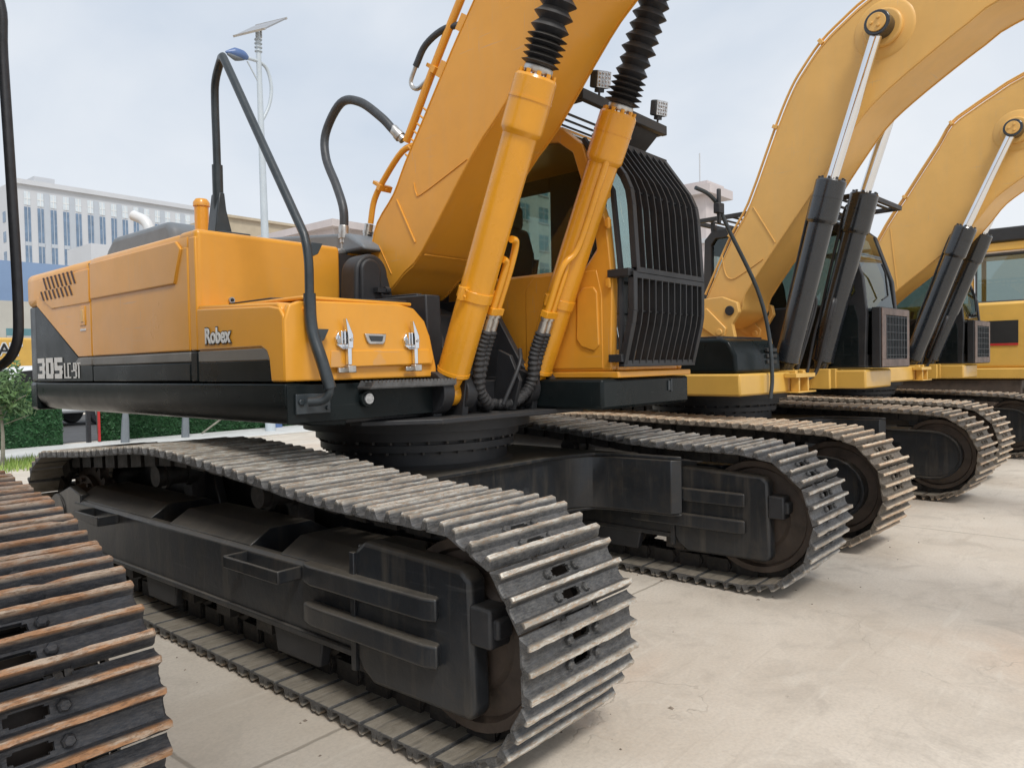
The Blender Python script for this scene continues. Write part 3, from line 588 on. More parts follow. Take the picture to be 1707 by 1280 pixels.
# --- boom
UP = [(4.10, 2.12), (4.085, 2.22), (4.05, 2.33), (3.98, 2.50), (3.81, 2.66), (3.69, 2.84), (3.51, 3.08), (3.24, 3.44), (3.06, 3.66), (2.55, 4.28), (2.05, 4.75), (1.4, 5.10), (.4, 5.35), (-1.2, 5.4), (-3.6, 5.0)]
LO = [(4.03, 2.02), (3.93, 1.975), (3.74, 2.10), (3.57, 2.215), (3.11, 2.735), (2.84, 2.98), (2.45, 3.42), (2.24, 3.60), (1.7, 4.02), (1.1, 4.32), (.3, 4.55), (-1.2, 4.7), (-3.6, 4.55)]
def boom(par, up, lo, x0, x1, m, lip=.006):
    up = smooth2(up); lo = smooth2(lo)
    b = MB(); poly = list(up) + list(lo)[::-1]; b.pris(poly, x0, x0 + .012); b.pris(poly, x1 - .012, x1)
    def inset(pl, s):
        o = []
        for i, (y, z) in enumerate(pl):
            a = Vector(pl[max(i - 1, 0)]); c = Vector(pl[min(i + 1, len(pl) - 1)]); t = (c - a).normalized(); o.append((y - t.y * s, z + t.x * s))
        return o
    for pl, s in ((up, 1), (lo, -1)):
        a = inset(pl, .008 * s); c = inset(pl, .028 * s); n = len(pl); xa, xb = x0 + .012, x1 - .012
        b.add([(x, *q) for x in (xa, xb) for r_ in (a, c) for q in r_], [f for i in range(n - 1) for f in ((i, i + 1, 2 * n + i + 1, 2 * n + i), (n + i, 3 * n + i, 3 * n + i + 1, n + i + 1))])
    bo = b.build('boom', m, par)
    return bo
bmA = boom(A, UP, LO, 3.265, 3.795, m_orange)
# welded side plates (foot reinforcement, pad) and weld lines
b = MB(); b.tube([(3.263, 3.79, 2.60), (3.263, 3.62, 2.30)], .006, 6); b.tube([(3.263, 3.98, 2.32), (3.263, 3.86, 2.12)], .003, 6)
b.tube([(3.263, 3.62, 2.68), (3.263, 3.60, 2.61), (3.263, 3.54, 2.60), (3.263, 3.14, 2.74)], .004, 6, smooth=4)
b.tube([(3.28, 3.55, 2.215), (3.78, 3.55, 2.215)], .005, 6); b.tube([(3.264, y - .012, z + .024) for y, z in smooth2(LO)[3:33]], .006, 6); b.tube([(3.264, y + .014, z - .022) for y, z in smooth2(UP)[6:36]], .005, 6); b.build('weld_seam', m_orange, bmA)
def poff(path, off):   # points just outside the top edge of the boom
    return path
b = MB(); b.tube([(3.33, 3.76, 2.985), (3.33, 3.70, 3.07), (3.33, 3.50, 3.37), (3.33, 3.24, 3.73), (3.33, 2.95, 4.1), (3.33, 2.5, 4.55), (3.33, 1.9, 4.95), (3.33, .8, 5.3), (3.33, -1, 5.5)], .026, 12, smooth=4); b.build('hydraulic_pipe', m_orange, bmA)
b = MB(); b.tube([(3.33, 4.15, 2.50), (3.33, 4.10, 2.66), (3.33, 3.97, 2.80), (3.33, 3.80, 2.93), (3.36, 3.70, 2.96)], .021, 10, smooth=4); b.build('hydraulic_pipe', m_orange, bmA)
b = MB(); b.tube([(3.42, 4.10, 2.45), (3.42, 4.03, 2.60), (3.42, 3.90, 2.74), (3.42, 3.66, 2.98)], .021, 10, smooth=4); b.build('hydraulic_pipe', m_orange, bmA)
def clampb(par, p, t, m=m_orange, l=.10):
    b = MB(); p = Vector(p); t = Vector(t).normalized(); n = Vector((1, 0, 0)).cross(t); b.obox(p, (.055, 0, 0), t * .022, n * .018)
    b.obox(p - n * .06, (.02, 0, 0), t * .012, n * l * .55); bolt(b, p + n * .018 + t * 0, n); return b.build('pipe_clamp', m, par, bevel=.003)
for p, t in (((3.35, 3.46, 3.37), (0, -.58, .81)), ((3.36, 4.03, 2.73), (0, -.5, .86)), ((3.36, 2.75, 4.27), (0, -.6, .75))): clampb(bmA, p, t)
for k in range(7):
    b = MB(); y = 3.69 - k * .03; z = 2.86 + k * .043; b.cyl((3.29, y, z), (3.29, y + .035, z + .028), .007, None, 6); b.build('stud', m_orange, bmA)
for y, z in ((3.35, 3.33), (3.17, 3.56)): b = MB(); b.obox((3.30, y, z), (.03, 0, 0), (0, -.03, .04), (0, .03, .02)); b.build('pipe_pad', m_orange, bmA)
b = MB(); b.tube([(3.33, 3.53, 3.34), (3.31, 3.62, 3.29), (3.30, 3.67, 3.34), (3.30, 3.62, 3.43)], .014, 10, smooth=5); b.build('elbow_fitting', m_steel, bmA)
b = MB(); b.tube([(3.30, 3.62, 3.43), (3.30, 3.52, 3.54), (3.32, 3.36, 3.60), (3.38, 3.20, 3.60)], .021, 12, smooth=5); b.build('hose', m_hose, bmA)
# big loop hose
b = MB(); hp = [(3.14, 4.20, 2.42), (3.14, 4.20, 2.58), (3.16, 4.30, 2.76), (3.18, 4.44, 2.98), (3.20, 4.46, 3.17), (3.20, 4.28, 3.33), (3.22, 4.10, 3.30), (3.26, 3.93, 3.17), (3.29, 3.84, 3.07)]
b.tube(hp, .030, 14, smooth=6); hs = b.build('loop_hose', m_hose, A)
for p, q, r in (((3.29, 3.85, 3.085), (3.325, 3.785, 3.00), .034), ((3.14, 4.20, 2.47), (3.14, 4.20, 2.35), .036)):
    b = MB(); b.lathe(p, q, [(0, r * .9), (.1, r), (.5, r), (.5, r * 1.12), (.75, r * 1.12), (.75, r * .85), (1, r * .85)], 16); b.build('ferrule', m_steel, hs)
b = MB(); b.tube([(3.14, 4.20, 2.36), (3.14, 4.20, 2.15)], .024, 10); b.tube([(3.14, 4.20, 2.29), (3.05, 4.18, 2.27)], .03, 10); b.build('tee_fitting', m_steel, hs)
for x, y, z in ((3.33, 4.165, 2.45), (3.42, 4.12, 2.40)):
    b = MB(); b.tube([(x, y, z), (x, y + .06, z - .12), (x - .02, y + .07, z - .30), (x - .02, y, z - .5)], .027, 10, smooth=4); h = b.build('foot_hose', m_hose, A)
    b = MB(); b.lathe((x, y, z + .05), (x, y + .03, z - .06), [(0, .03), (.4, .03), (.4, .036), (.6, .036), (.6, .031), (1, .031)], 14); b.build('ferrule', m_steel, h)
# --- boom cylinders
dv = Vector((0, -.72, 1.68)).normalized()
for x in (3.13, 3.93):
    a = Vector((x, 3.215, 1.335)); t = a + dv * 1.835; pin = a + dv * 3.6
    cy = cylinder(A, a, t, pin, .097, .116, .055, m_orange2, True)
    # clamp band, end pipe and hose ends
    c = a + dv * .62; b = MB(); b.lathe(c - dv * .03, c + dv * .03, [(0, .104), (1, .104)], 32)
    sgn = 1 if x < 3.5 else -1
    b.obox(c + Vector((-sgn * .115, -.02, 0)), (.03, 0, 0), (0, .012, .005), dv * .038); b.obox(c + Vector((sgn * .12, -.03, -.0)), (.035, 0, 0), (0, .025, .01), dv * .038)
    for k in (-1, 1): bolt(b, c + Vector((-sgn * .115, -.03, 0)) + dv * .018 * k, (0, -1, 0), .009)
    bd = b.build('clamp_band', m_orange2, cy, bevel=.003)
    u = Vector((0, -dv.z, dv.y))       # towards the front of the barrel
    if sgn > 0:
        runs = [[(.10, .10, .98), (.155, .09, .96), (.17, .09, .80), (.165, .09, .55)], [(.08, .10, .86), (.115, .10, .84), (.12, .10, .74), (.115, .10, .55)]]
    else:
        runs = [[(.06, .11, 1.62), (.07, .12, 1.4), (.08, .12, 1.0), (.16, .10, .86), (.17, .10, .55)], [(.09, .06, .90), (.115, .10, .80), (.12, .10, .55)]]
    for rn in runs:
        pts = [a + Vector((sgn * p, 0, 0)) + u * (q * .6) + dv * r for p, q, r in rn]
        b = MB(); b.tube(pts, .021, 12, smooth=5); b.build('steel_pipe', m_orange2, cy)
        e = pts[-1]; b = MB(); b.obox(e, (.03, 0, 0), u * .028, dv * .022); b.build('flange', m_orange2, cy, bevel=.004)
        b = MB(); b.lathe(e - dv * .02, e - dv * .13, [(0, .03), (.15, .03), (.15, .022), (.3, .022), (.3, .027), (1, .027)], 14); b.build('ferrule', m_steel, cy)
        s0 = e - dv * .12
        q = [s0, s0 - dv * .16, Vector((x + sgn * .16, 3.10, 1.36)), Vector((x + sgn * .30, 3.16, 1.25)), Vector((3.53, 3.4, 1.27))]
        L0, _ = spl([Vector(w) for w in q], 12); b = MB(); b.tube(L0, .034, 12, rs=[.033 + (.005 if k % 2 else -.002) for k in range(len(L0))]); b.build('sleeved_hose', m_sleeve, cy)
# --- handrail
b = MB(); hr = [(2.12, 3.15, 1.335), (2.17, 3.10, 1.345), (2.19, 3.07, 1.40), (2.17, 3.10, 1.53), (2.155, 3.16, 1.70), (2.15, 3.165, 1.85), (2.15, 3.165, 2.02), (2.15, 3.19, 2.14), (2.15, 3.25, 2.24), (2.15, 3.60, 2.75), (2.15, 3.90, 3.19), (2.155, 3.95, 3.24), (2.17, 4.00, 3.24), (2.19, 4.10, 3.16), (2.21, 4.15, 3.05), (2.22, 4.165, 2.8), (2.24, 4.20, 2.40)]
b.tube(hr, .0225, 14, smooth=4); rail = b.build('handrail', m_rail, A)
b = MB(); b.tube([(2.19, 3.068, 1.40), (2.17, 3.10, 1.53), (2.155, 3.16, 1.70), (2.15, 3.165, 1.87)], .030, 14, smooth=4); b.build('rail_sleeve', m_rail, rail)
b = MB(); b.tube([(2.225, 4.172, 2.70), (2.24, 4.20, 2.40)], .031, 12); b.build('rail_sleeve', m_rail, rail)
b = MB(); b.box(2.07, 2.27, 3.180, 3.193, 1.275, 1.375); bolt(b, (2.095, 3.18, 1.335), (0, -1, 0), .016); bolt(b, (2.25, 3.18, 1.30), (0, -1, 0), .012); b.build('rail_foot', m_rail, rail, bevel=.003)
b = MB(); b.pris([(2.19, 2.30), (2.30, 2.30), (2.265, 2.44), (2.255, 2.54), (2.222, 2.54), (2.205, 2.42)], 4.15, 4.25, 1); b.box(2.2, 2.4, 4.12, 4.30, 2.298, 2.312); b.build('rail_bracket', m_rail, rail, bevel=.008)
for z, y in ((1.66, 3.135), (2.09, 3.17)):
    b = MB(); b.add([(2.15, y, z - .05), (2.17, y, z + .035), (2.24, y - .0, z + .035), (2.21, y, z - .02), (2.15, y + .03, z - .05), (2.17, y + .03, z + .035), (2.24, y + .03, z + .035), (2.21, y + .03, z - .02)], [(0, 1, 2, 3), (7, 6, 5, 4), (0, 4, 5, 1), (1, 5, 6, 2), (2, 6, 7, 3), (3, 7, 4, 0)]); b.build('stop_tab', m_rail, rail, bevel=.003)
# --- cab (left side of the machine)
def polyframe(name, outer, inner, x0, x1, m, par, bevel=.006):
    """flat ring between two polygons with the same number of points, extruded in x"""
    n = len(outer); b = MB()
    for x in (x0, x1): pass
    vs = [(x0, *p) for p in outer] + [(x0, *p) for p in inner] + [(x1, *p) for p in outer] + [(x1, *p) for p in inner]; fs = []
    for i in range(n):
        j = (i + 1) % n
        fs += [(i, j, n + j, n + i), (2 * n + i, 3 * n + i, 3 * n + j, 2 * n + j), (i, 2 * n + i, 2 * n + j, j), (n + i, n + j, 3 * n + j, 3 * n + i)]
    b.add(vs, fs); return b.build(name, m, par, bevel=bevel)
def cab(par, m_body, m_low, x0, x1, yf, topz, z0, gl, cageless=True, rear=4.35):
    prof = [(yf, z0), (yf - .02, z0 + .55), (yf + .02, z0 + .95), (yf + .20, topz - .16), (yf + .36, topz - .02), (yf + .55, topz + .02), (rear - .1, topz + .02), (rear, topz - .08), (rear + .03, z0 + .75), (rear + .03, z0)]
    inn = [(yf + .20, z0 + .68), (yf + .10, z0 + .80), (yf + .12, z0 + .98), (yf + .28, topz - .20), (yf + .40, topz - .11), (yf + .55, topz - .08), (rear - .15, topz - .08), (rear - .09, topz - .15), (rear - .09, z0 + .85), (rear - .09, z0 + .68)]
    for xa, xb, q in ((x0, x0 + .07, 0), (x1 - .07, x1, 1)):
        s = polyframe('side_wall', prof, inn, xa, xb, m_body, par, .014)
        xg = xa + .035; g = MB(); g.pris([(p[0], p[1]) for p in inn], xg, xg + .006); g.build('window', gl, s)
        if q == 0:
            w = MB(); w.pris([(yf + .06, z0 + .02), (yf + .06, z0 + .50), (yf + .10, z0 + .66), (yf + .62, z0 + .66), (yf + .70, z0 + .58), (yf + .70, z0 + .02)], xa - .006, xa + .02); w.build('side_panel', m_low, s, bevel=.005)
    # pillars across: roof, front sill, corners, rear
    b = MB(); b.pris([(yf + .34, topz - .06), (yf + .38, topz), (yf + .55, topz + .035), (rear - .12, topz + .035), (rear - .04, topz - .04), (rear - .04, topz - .07)], x0 + .03, x1 - .03); b.build('roof', m_body, par, bevel=.03, seg=3)
    b = MB(); b.box(x0 + .072, x1 - .072, yf, yf + .05, z0, z0 + .14); b.build('front_sill', m_body, par, bevel=.01)
    g = MB(); xa, xb = x0 + .06, x1 - .06
    g.add([(xa, yf + .01, z0 + .14), (xb, yf + .01, z0 + .14), (xb, yf - .005, z0 + .6), (xa, yf - .005, z0 + .6)], [(0, 1, 2, 3)]); g.build('lower_window', gl, par)
    g = MB(); g.add([(xa, yf + .0, z0 + .62), (xb, yf + .0, z0 + .62), (xb, yf + .04, z0 + .95), (xa, yf + .04, z0 + .95), (xb, yf + .21, topz - .16), (xa, yf + .21, topz - .16), (xb, yf + .36, topz - .03), (xa, yf + .36, topz - .03)], [(0, 1, 2, 3), (3, 2, 4, 5), (5, 4, 6, 7)]); g.build('windscreen', gl, par)
    b = MB(); b.box(xa, xb, yf - .012, yf + .012, z0 + .59, z0 + .625); b.build('window_bar', m_rail, par, bevel=.004)
    b = MB(); b.box(x0 + .072, x1 - .072, rear - .04, rear + .02, z0, z0 + .8); b.box(x0 + .072, x1 - .072, rear - .05, rear, topz - .25, topz - .05); b.build('rear_wall', m_body, par, bevel=.01)
    b = MB(); b.box(x0 + .07, x1 - .07, yf + .05, rear - .05, z0 + .0, z0 + .06); b.build('floor', m_seat, par)
    xc = (x0 + x1) / 2 - .02; yc = yf + .95
    b = MB(); b.box(xc - .24, xc + .24, yc - .25, yc + .25, z0 + .40, z0 + .54); st = b.build('seat', m_seat, par, bevel=.05, seg=3)
    b = MB(); b.pris([(yc + .14, z0 + .50), (yc + .20, z0 + .95), (yc + .26, z0 + 1.15), (yc + .36, z0 + 1.15), (yc + .36, z0 + .5)], xc - .23, xc + .23); b.build('backrest', m_seat, st, bevel=.05, seg=3)
    b = MB(); b.box(xc - .14, xc + .14, yc + .24, yc + .33, z0 + 1.13, z0 + 1.32); b.build('headrest', m_seat, st, bevel=.04, seg=3)
    b = MB(); b.box(xc - .22, xc + .22, yc - .22, yc + .24, z0 + .06, z0 + .41); b.build('seat_base', m_seat, st, bevel=.02)
    for q in (-1, 1):
        b = MB(); b.box(xc + q * .34 - .07, xc + q * .34 + .07, yc - .30, yc + .25, z0 + .06, z0 + .60); c = b.build('console', m_seat, par, bevel=.03)
        b = MB(); b.tube([(xc + q * .34, yc - .22, z0 + .58), (xc + q * .34, yc - .25, z0 + .80)], .02, 8, rs=[.012, .026]); b.build('joystick', m_rubber, c)
    return prof
cabA = bpy.data.objects.new('cab', None); COL.objects.link(cabA); cabA.parent = A
cab(cabA, m_orange, m_orange, 4.06, 5.01, 2.66, 3.10, 1.447, m_glassc)
for q in ((4.13, 4.32, 2.05, 3.05), (3.25, 3.79, 2.05, 3.05), (3.79, 4.13, 2.92, 3.05)):
    b = MB(); b.box(4.905, 4.94, q[0], q[1] - .002, q[2], q[3]); b.build('window_blackout', m_seat, cabA, bevel=.01)  # added black panels, stand in for the dark cab interior around the pane
b = MB(); b.pris([(2.74, 1.62), (2.75, 1.96), (2.78, 2.0), (2.86, 2.0), (2.91, 1.95), (2.92, 1.66), (2.88, 1.61), (2.78, 1.58)], 4.042, 4.062); b.build('door_pocket', m_orange, cabA, bevel=.008, seg=3)
b = MB()
for z in (1.98, 2.36, 2.55): b.cyl((4.045, 2.655, z), (4.045, 2.655, z + .07), .014, None, 8); b.box(4.03, 4.065, 2.645, 2.675, z + .01, z + .06)
b.build('hinge', m_orange, cabA, bevel=.003)
b = MB(); b.box(4.05, 5.03, 2.60, 3.3, 1.405, 1.445); b.build('cab_base', m_orange, A, bevel=.006)
b = MB(); b.box(3.90, 5.03, 2.62, 3.30, 1.205, 1.40); b.build('front_skirt', m_black, A, bevel=.02)
b = MB(); b.box(4.72, 4.75, 2.612, 2.622, 1.30, 1.37); b.box(4.76, 4.775, 2.612, 2.622, 1.29, 1.38); b.build('tie_slot', m_rail, A, bevel=.003)
# front guard cage: upper and lower grids of bent flat bars in a square tube frame
def cage(par):
    up = [(2.50, 2.085), (2.525, 2.50), (2.54, 2.60), (2.58, 2.69), (2.79, 2.985)]; low = [(2.58, 1.495), (2.515, 1.75), (2.502, 1.83), (2.50, 2.055)]
    for nm, pr, n in (('upper_guard', up, 10), ('lower_guard', low, 11)):
        xa, xb = (4.12, 5.0) if nm == 'upper_guard' else (4.08, 5.0)
        b = MB()
        def bar(x, hw, t):
            for (y0, z0), (y1, z1) in zip(pr, pr[1:]):
                d = Vector((0, y1 - y0, z1 - z0)); l = d.length; d.normalize(); n_ = Vector((1, 0, 0)).cross(d)
                b.obox(Vector((x, (y0 + y1) / 2, (z0 + z1) / 2)), (hw, 0, 0), d * (l / 2 + .002), n_ * t)
        bar(xa, .022, .022); bar(xb, .022, .022)
        for (y, z) in (pr[0], pr[-1]): b.obox((.5 * (xa + xb), y, z), ((xb - xa) / 2 + .022, 0, 0), (0, .021, 0), (0, 0, .021))
        g = b.build(nm, m_dark2, par, bevel=.004)
        for k in range(1, n):
            b = MB(); bar(xa + (xb - xa) * k / n, .006, .021); b.build('bar', m_dark2, g)
        b = MB(); y, z = pr[2]; b.cyl((xa, y + .01, z), (xb, y + .01, z), .007, None, 8); b.build('cross_rod', m_dark2, g)
    b = MB()
    for z, y, xa, xb, yb in ((1.53, 2.58, 4.03, 4.10, 2.66), (2.07, 2.52, 4.03, 4.10, 2.66), (1.53, 2.58, 5.0, 5.03, 2.75), (2.07, 2.52, 5.0, 5.03, 2.75), (2.7, 2.62, 5.0, 5.03, 2.75)):
        b = MB(); b.box(xa, xb, y - .02, yb, z - .025, z + .025); b.build('guard_bracket', m_dark2, par, bevel=.004)
    for xa, ys in ((4.09, 0), (5.035, 0)):
        b = MB(); pts = [(xa, 2.55, 1.5), (xa, 2.55, 2.1), (xa, 2.60, 2.60), (xa, 2.82, 2.98)]; b.tube([Vector(p) + Vector((0, .045, 0)) for p in pts], .02, 6); b.build('guard_upright', m_dark2, par)
cage(cabA)
# roof guard with work lamps
rg = MB(); rg.obox((4.47, 2.78, 3.215), (.54, 0, 0), (0, .022, 0), (0, 0, .035)); rg.box(3.95, 3.99, 2.8, 4.2, 3.18, 3.25); rg.box(4.96, 5.0, 2.8, 4.2, 3.18, 3.25); rg.box(3.95, 5.0, 4.16, 4.2, 3.18, 3.25)
rgo = rg.build('roof_guard', m_dark2, cabA, bevel=.006)
for k in range(13):
    b = MB(); y = 3.05 + k * .085; b.obox((4.475, y, 3.205), (.48, 0, 0), (0, .030, .012), (0, -.002, .004)); b.build('slat', m_dark2, rgo)
b = MB(); b.pris([(2.81, 3.19), (3.0, 3.02), (3.04, 3.02), (3.04, 3.19)], 4.62, 4.98); b.build('guard_gusset', m_dark2, rgo, bevel=.004)
for x, rz in ((4.14, -.75), (4.90, -.55)):
    c = Vector((x, 2.765, 3.355)); ax = Vector((math.cos(rz), math.sin(rz) * .6, 0)).normalized(); ny = Vector((-math.sin(rz) * .7, -1, -.12)).normalized(); az = ax.cross(ny).normalized()
    if az.z < 0: az = -az
    b = MB(); b.obox(c, ax * .052, ny * .024, az * .056); lo = b.build('work_light', m_dark2, rgo, bevel=.01, seg=3)
    b = MB(); b.obox(c + ny * .026, ax * .048, ny * .003, az * .052); b.build('lens', m_lens, lo, bevel=.004)
    b = MB()
    for i in range(4):
        for j in range(4): p = c + ny * .03 + ax * (-.033 + .022 * i) + az * (-.036 + .024 * j); b.cyl(p, p + ny * .004, .009, None, 8)
    b.build('diodes', m_chrome, lo)
    b = MB(); b.cyl(c - az * .05, c - az * .10, .008, None, 8); b.obox(c - az * .068, ax * .02, ny * .014, az * .012); b.build('lamp_bracket', m_rubber, lo)

# ================================================================ yellow machines behind and the one beside the camera
def yellow_machine(loc, deg, label, up, lo, cyl_t, pinp, sm, sag=None, frontbox=2.80):
    r = root('excavator', (loc[0], loc[1], 0), R(deg), label, 'excavator', 'excavators parked in a row')
    undercarriage(r, sm, sag or SAG_B, 'B')
    b = MB(); b.box(2.5, 4.6, 2.95, 6.9, 1.19, 1.375); b.build('deck', m_yellow2, r, bevel=.01)
    # right front box: yellow frame under a black moulded cover
    b = MB(); b.pris([(2.03, frontbox), (3.0, frontbox - .02), (3.02, 3.4), (2.5, 4.0), (2.5, 6.7), (2.03, 6.7)], 1.185, 1.385, 2); b.build('side_frame', m_yellow2, r, bevel=.02)
    b = MB(); b.pris([(frontbox + .04, 1.39), (frontbox + .05, 1.55), (frontbox + .12, 1.68), (frontbox + .2, 1.705), (4.1, 1.72), (4.1, 1.39)], 2.045, 2.92); fb = b.build('battery_cover', m_black, r, bevel=.03, seg=3)
    for k in range(3): b = MB(); b.box(2.62, 2.82, frontbox + .03, frontbox + .06, 1.47 + k * .055, 1.505 + k * .055); b.build('vent', m_letblk, fb, bevel=.004)
    b = MB(); b.box(2.08, 2.95, 3.05, 4.1, 1.705, 1.725); b.build('cover_lid', m_dark2, fb, bevel=.004)
    b = MB(); b.box(2.85, 3.28, 2.66, 2.78, 1.33, 1.372); b.box(2.95, 2.98, 2.68, 2.76, 1.2, 1.33); b.box(3.15, 3.18, 2.68, 2.76, 1.2, 1.33); b.box(2.9, 3.3, 2.66, 2.8, 1.185, 1.2); b.build('front_step', m_yellow2, r, bevel=.004)
    b = MB(); b.box(2.04, 5.0, 4.1, 6.3, 1.39, 2.2); b.build('engine_hood', m_yellow, r, bevel=.06, seg=3)
    b = MB(); b.pris([(2.05, 6.2), (2.05, 6.6), (2.3, 6.85), (3.0, 6.98), (4.0, 6.98), (4.75, 6.85), (5.0, 6.6), (5.0, 6.2)], 1.2, 2.15, 2); b.build('counterweight', m_yellow, r, bevel=.05, seg=3)
    # boom foot brackets
    for x in (3.11, 3.89):
        b = MB(); b.pris([(4.1, 1.37), (4.0, 2.05), (3.8, 2.16), (3.55, 2.17), (3.38, 2.10), (3.36, 2.0), (3.44, 1.88), (3.40, 1.70), (3.30, 1.37)], x - .03, x + .03); f = b.build('boom_bracket', m_yellow, r, bevel=.008)
        b = MB(); b.cyl((x - .045, 3.46, 2.02), (x + .045, 3.46, 2.02), .05, None, 20); b.build('pin', m_dark2, f, bevel=.004)
        b = MB(); b.pris([(3.82, 2.02), (3.72, 2.06), (3.50, 1.84), (3.52, 1.76), (3.60, 1.74), (3.84, 1.90)], x - .05, x + .02); b.cyl((x - .065, 3.57, 1.80), (x, 3.57, 1.80), .035, None, 16); b.build('pin_keeper', m_yellow, f, bevel=.006)
    for x in (3.13, 3.93):
        b = MB(); b.box(x - .11, x - .06, 2.74, 3.2, 1.19, 1.40); b.box(x + .06, x + .11, 2.74, 3.2, 1.19, 1.40); b.build('cylinder_lug', m_yellow2, r, bevel=.008)
    bo = boom(r, up, lo, 3.22, 3.82, m_yellow)
    b = MB()
    for x in (3.27, 3.34):
        b.tube([(x, p[0] + .05, p[1] + .045) for p in smooth2(up)[3:38]], .013, 8)
    b.build('hydraulic_pipe', m_yellow, bo)
    for i in (3, 5, 8):
        p = up[i]; q = up[i + 1]; b = MB(); t = Vector((0, q[0] - p[0], q[1] - p[1])).normalized(); b.obox((3.30, p[0] + .04, p[1] + .035), (.07, 0, 0), t * .018, Vector((1, 0, 0)).cross(t) * .03); b.build('pipe_clamp', m_yellow, bo, bevel=.003)
    b = MB(); i = 4; b.tube([(3.217, up[i][0] - .03, up[i][1] - .02), (3.217, lo[i - 1][0] + .03, lo[i - 1][1] + .02)], .006, 6)
    b.tube([(3.217, 3.62, 2.62), (3.217, 3.58, 2.42), (3.217, 3.50, 2.36), (3.217, 3.36, 2.42), (3.217, 3.16, 2.53)], .006, 6, smooth=4)
    b.tube([(3.217, p[0] - .008, p[1] + .024) for p in smooth2(lo)[:36]], .006, 6); b.tube([(3.217, p[0] + .012, p[1] - .02) for p in smooth2(up)[4:38]], .005, 6)
    b.build('weld_seam', m_yellow, bo)
    pb = MB(); pb.cyl((3.16, pinp[0], pinp[1]), (3.23, pinp[0], pinp[1]), .17, None, 32); pb.build('pin_boss', m_yellow, bo, bevel=.02, seg=3)
    pb = MB(); pb.lathe((3.205, pinp[0], pinp[1]), (3.225, pinp[0], pinp[1]), [(0, .24), (.6, .26), (1, .27)], 36); pb.build('boss_plate', m_yellow, bo)
    for x in (3.10, 3.94):
        a = Vector((x, 2.90, 1.36)); t = Vector((x, *cyl_t)); cy = cylinder(r, a, t, (x, *pinp), .115, .138, .054, m_cyl, False, headlen=.40)
        e = MB(); q = -1 if x < 3.5 else 1; e.cyl((x + q * .06, *pinp), (x + q * .09, *pinp), .080, None, 28)
        for k in range(3): e.cyl((x + q * .09, pinp[0] + .04 * math.cos(k * 2.1), pinp[1] + .04 * math.sin(k * 2.1)), (x + q * .105, pinp[0] + .04 * math.cos(k * 2.1), pinp[1] + .04 * math.sin(k * 2.1)), .014, None, 8)
        e.build('pin_cap', m_yellow, cy, bevel=.003)
        d = (t - a).normalized(); u = Vector((0, -d.z, d.y))
        b = MB(); s = 1 if x < 3.5 else -1; x2 = Vector((s * .02, 0, 0)); b.tube([t - d * .12 - u * .12, t - d * .22 - u * .15 + x2, t - d * .9 - u * .14 + x2, a + d * .65 - u * .13 + x2, a + d * .35 - u * .1 + Vector((s * .1, 0, 0)), Vector((x + s * .2, 2.95, 1.3))], .016, 8, smooth=4); b.build('hose', m_rubber, cy)
        for k in range(2):
            b = MB(); x3 = Vector((s * (.12 + .05 * k), 0, 0)); b.tube([a + d * .62 + x3 * .6 + u * .02, a + d * .78 + x3 + u * .03, a + d * .70 + x3 * 1.3 + u * .05, a + d * .35 + x3 * 1.2 + u * .05, Vector((x + s * .18, 2.86, 1.36)), Vector((x + s * .3, 2.95, 1.28))], .019, 8, smooth=4); b.build('hose', m_rubber if k else m_sleeve, cy)
    c = bpy.data.objects.new('cab', None); COL.objects.link(c); c.parent = r
    cab(c, m_dark2, m_black, 4.03, 5.0, 2.46, 3.03, 1.40, m_glass, rear=4.3)
    b = MB(); b.pris([(4.0, 2.44), (4.75, 2.44), (5.0, 2.60), (5.02, 4.3), (4.0, 4.3)], 1.19, 1.385, 2); b.build('cab_base', m_yellow2, r, bevel=.02)
    b = MB()
    for k in range(12): b.box(3.98, 5.05, 2.52 + k * .155, 2.56 + k * .155, 3.165, 3.18)
    b.box(3.96, 4.0, 2.45, 4.4, 3.15, 3.20); b.box(5.03, 5.07, 2.45, 4.4, 3.15, 3.20); b.box(3.96, 5.07, 2.42, 2.46, 3.15, 3.20); b.box(3.96, 5.07, 4.4, 4.44, 3.15, 3.2)
    for x, y in ((4.06, 2.9), (4.96, 2.9), (4.06, 4.2), (4.96, 4.2)): b.box(x - .02, x + .02, y - .02, y + .02, 3.04, 3.15)
    b.build('roof_guard', m_dark2, c, bevel=.004)
    # guard plate with a mesh in front of the lower window
    b = MB(); b.box(4.10, 4.99, 2.33, 2.42, 1.40, 2.03); g = b.build('front_guard', m_dark2, c, bevel=.01)
    b = MB()
    for q in ((4.12, 4.97, 1.41, 1.49), (4.12, 4.97, 1.95, 2.02), (4.12, 4.24, 1.49, 1.95), (4.88, 4.97, 1.49, 1.95)): b.box(q[0], q[1], 2.318, 2.328, q[2], q[3])
    b.build('guard_frame', mat_brown, g, bevel=.003)
    b = MB()
    for k in range(8): b.box(4.24 + k * .091, 4.247 + k * .091, 2.315, 2.327, 1.5, 1.95)
    for k in range(6): b.box(4.24, 4.88, 2.316, 2.326, 1.53 + k * .08, 1.535 + k * .08)
    b.build('mesh', m_rail, g)
    b = MB(); b.tube([(4.45, 2.43, 2.50), (4.52, 2.42, 2.42), (4.60, 2.42, 2.17), (4.45, 2.43, 2.12)], .010, 6); b.build('wiper', m_rubber, c)
    return r
mat_brown = mat('brown_painted_frame', (0.16, 0.11, 0.09), 0.5, n_scale=8, n_amt=0.3, grime=0.3)
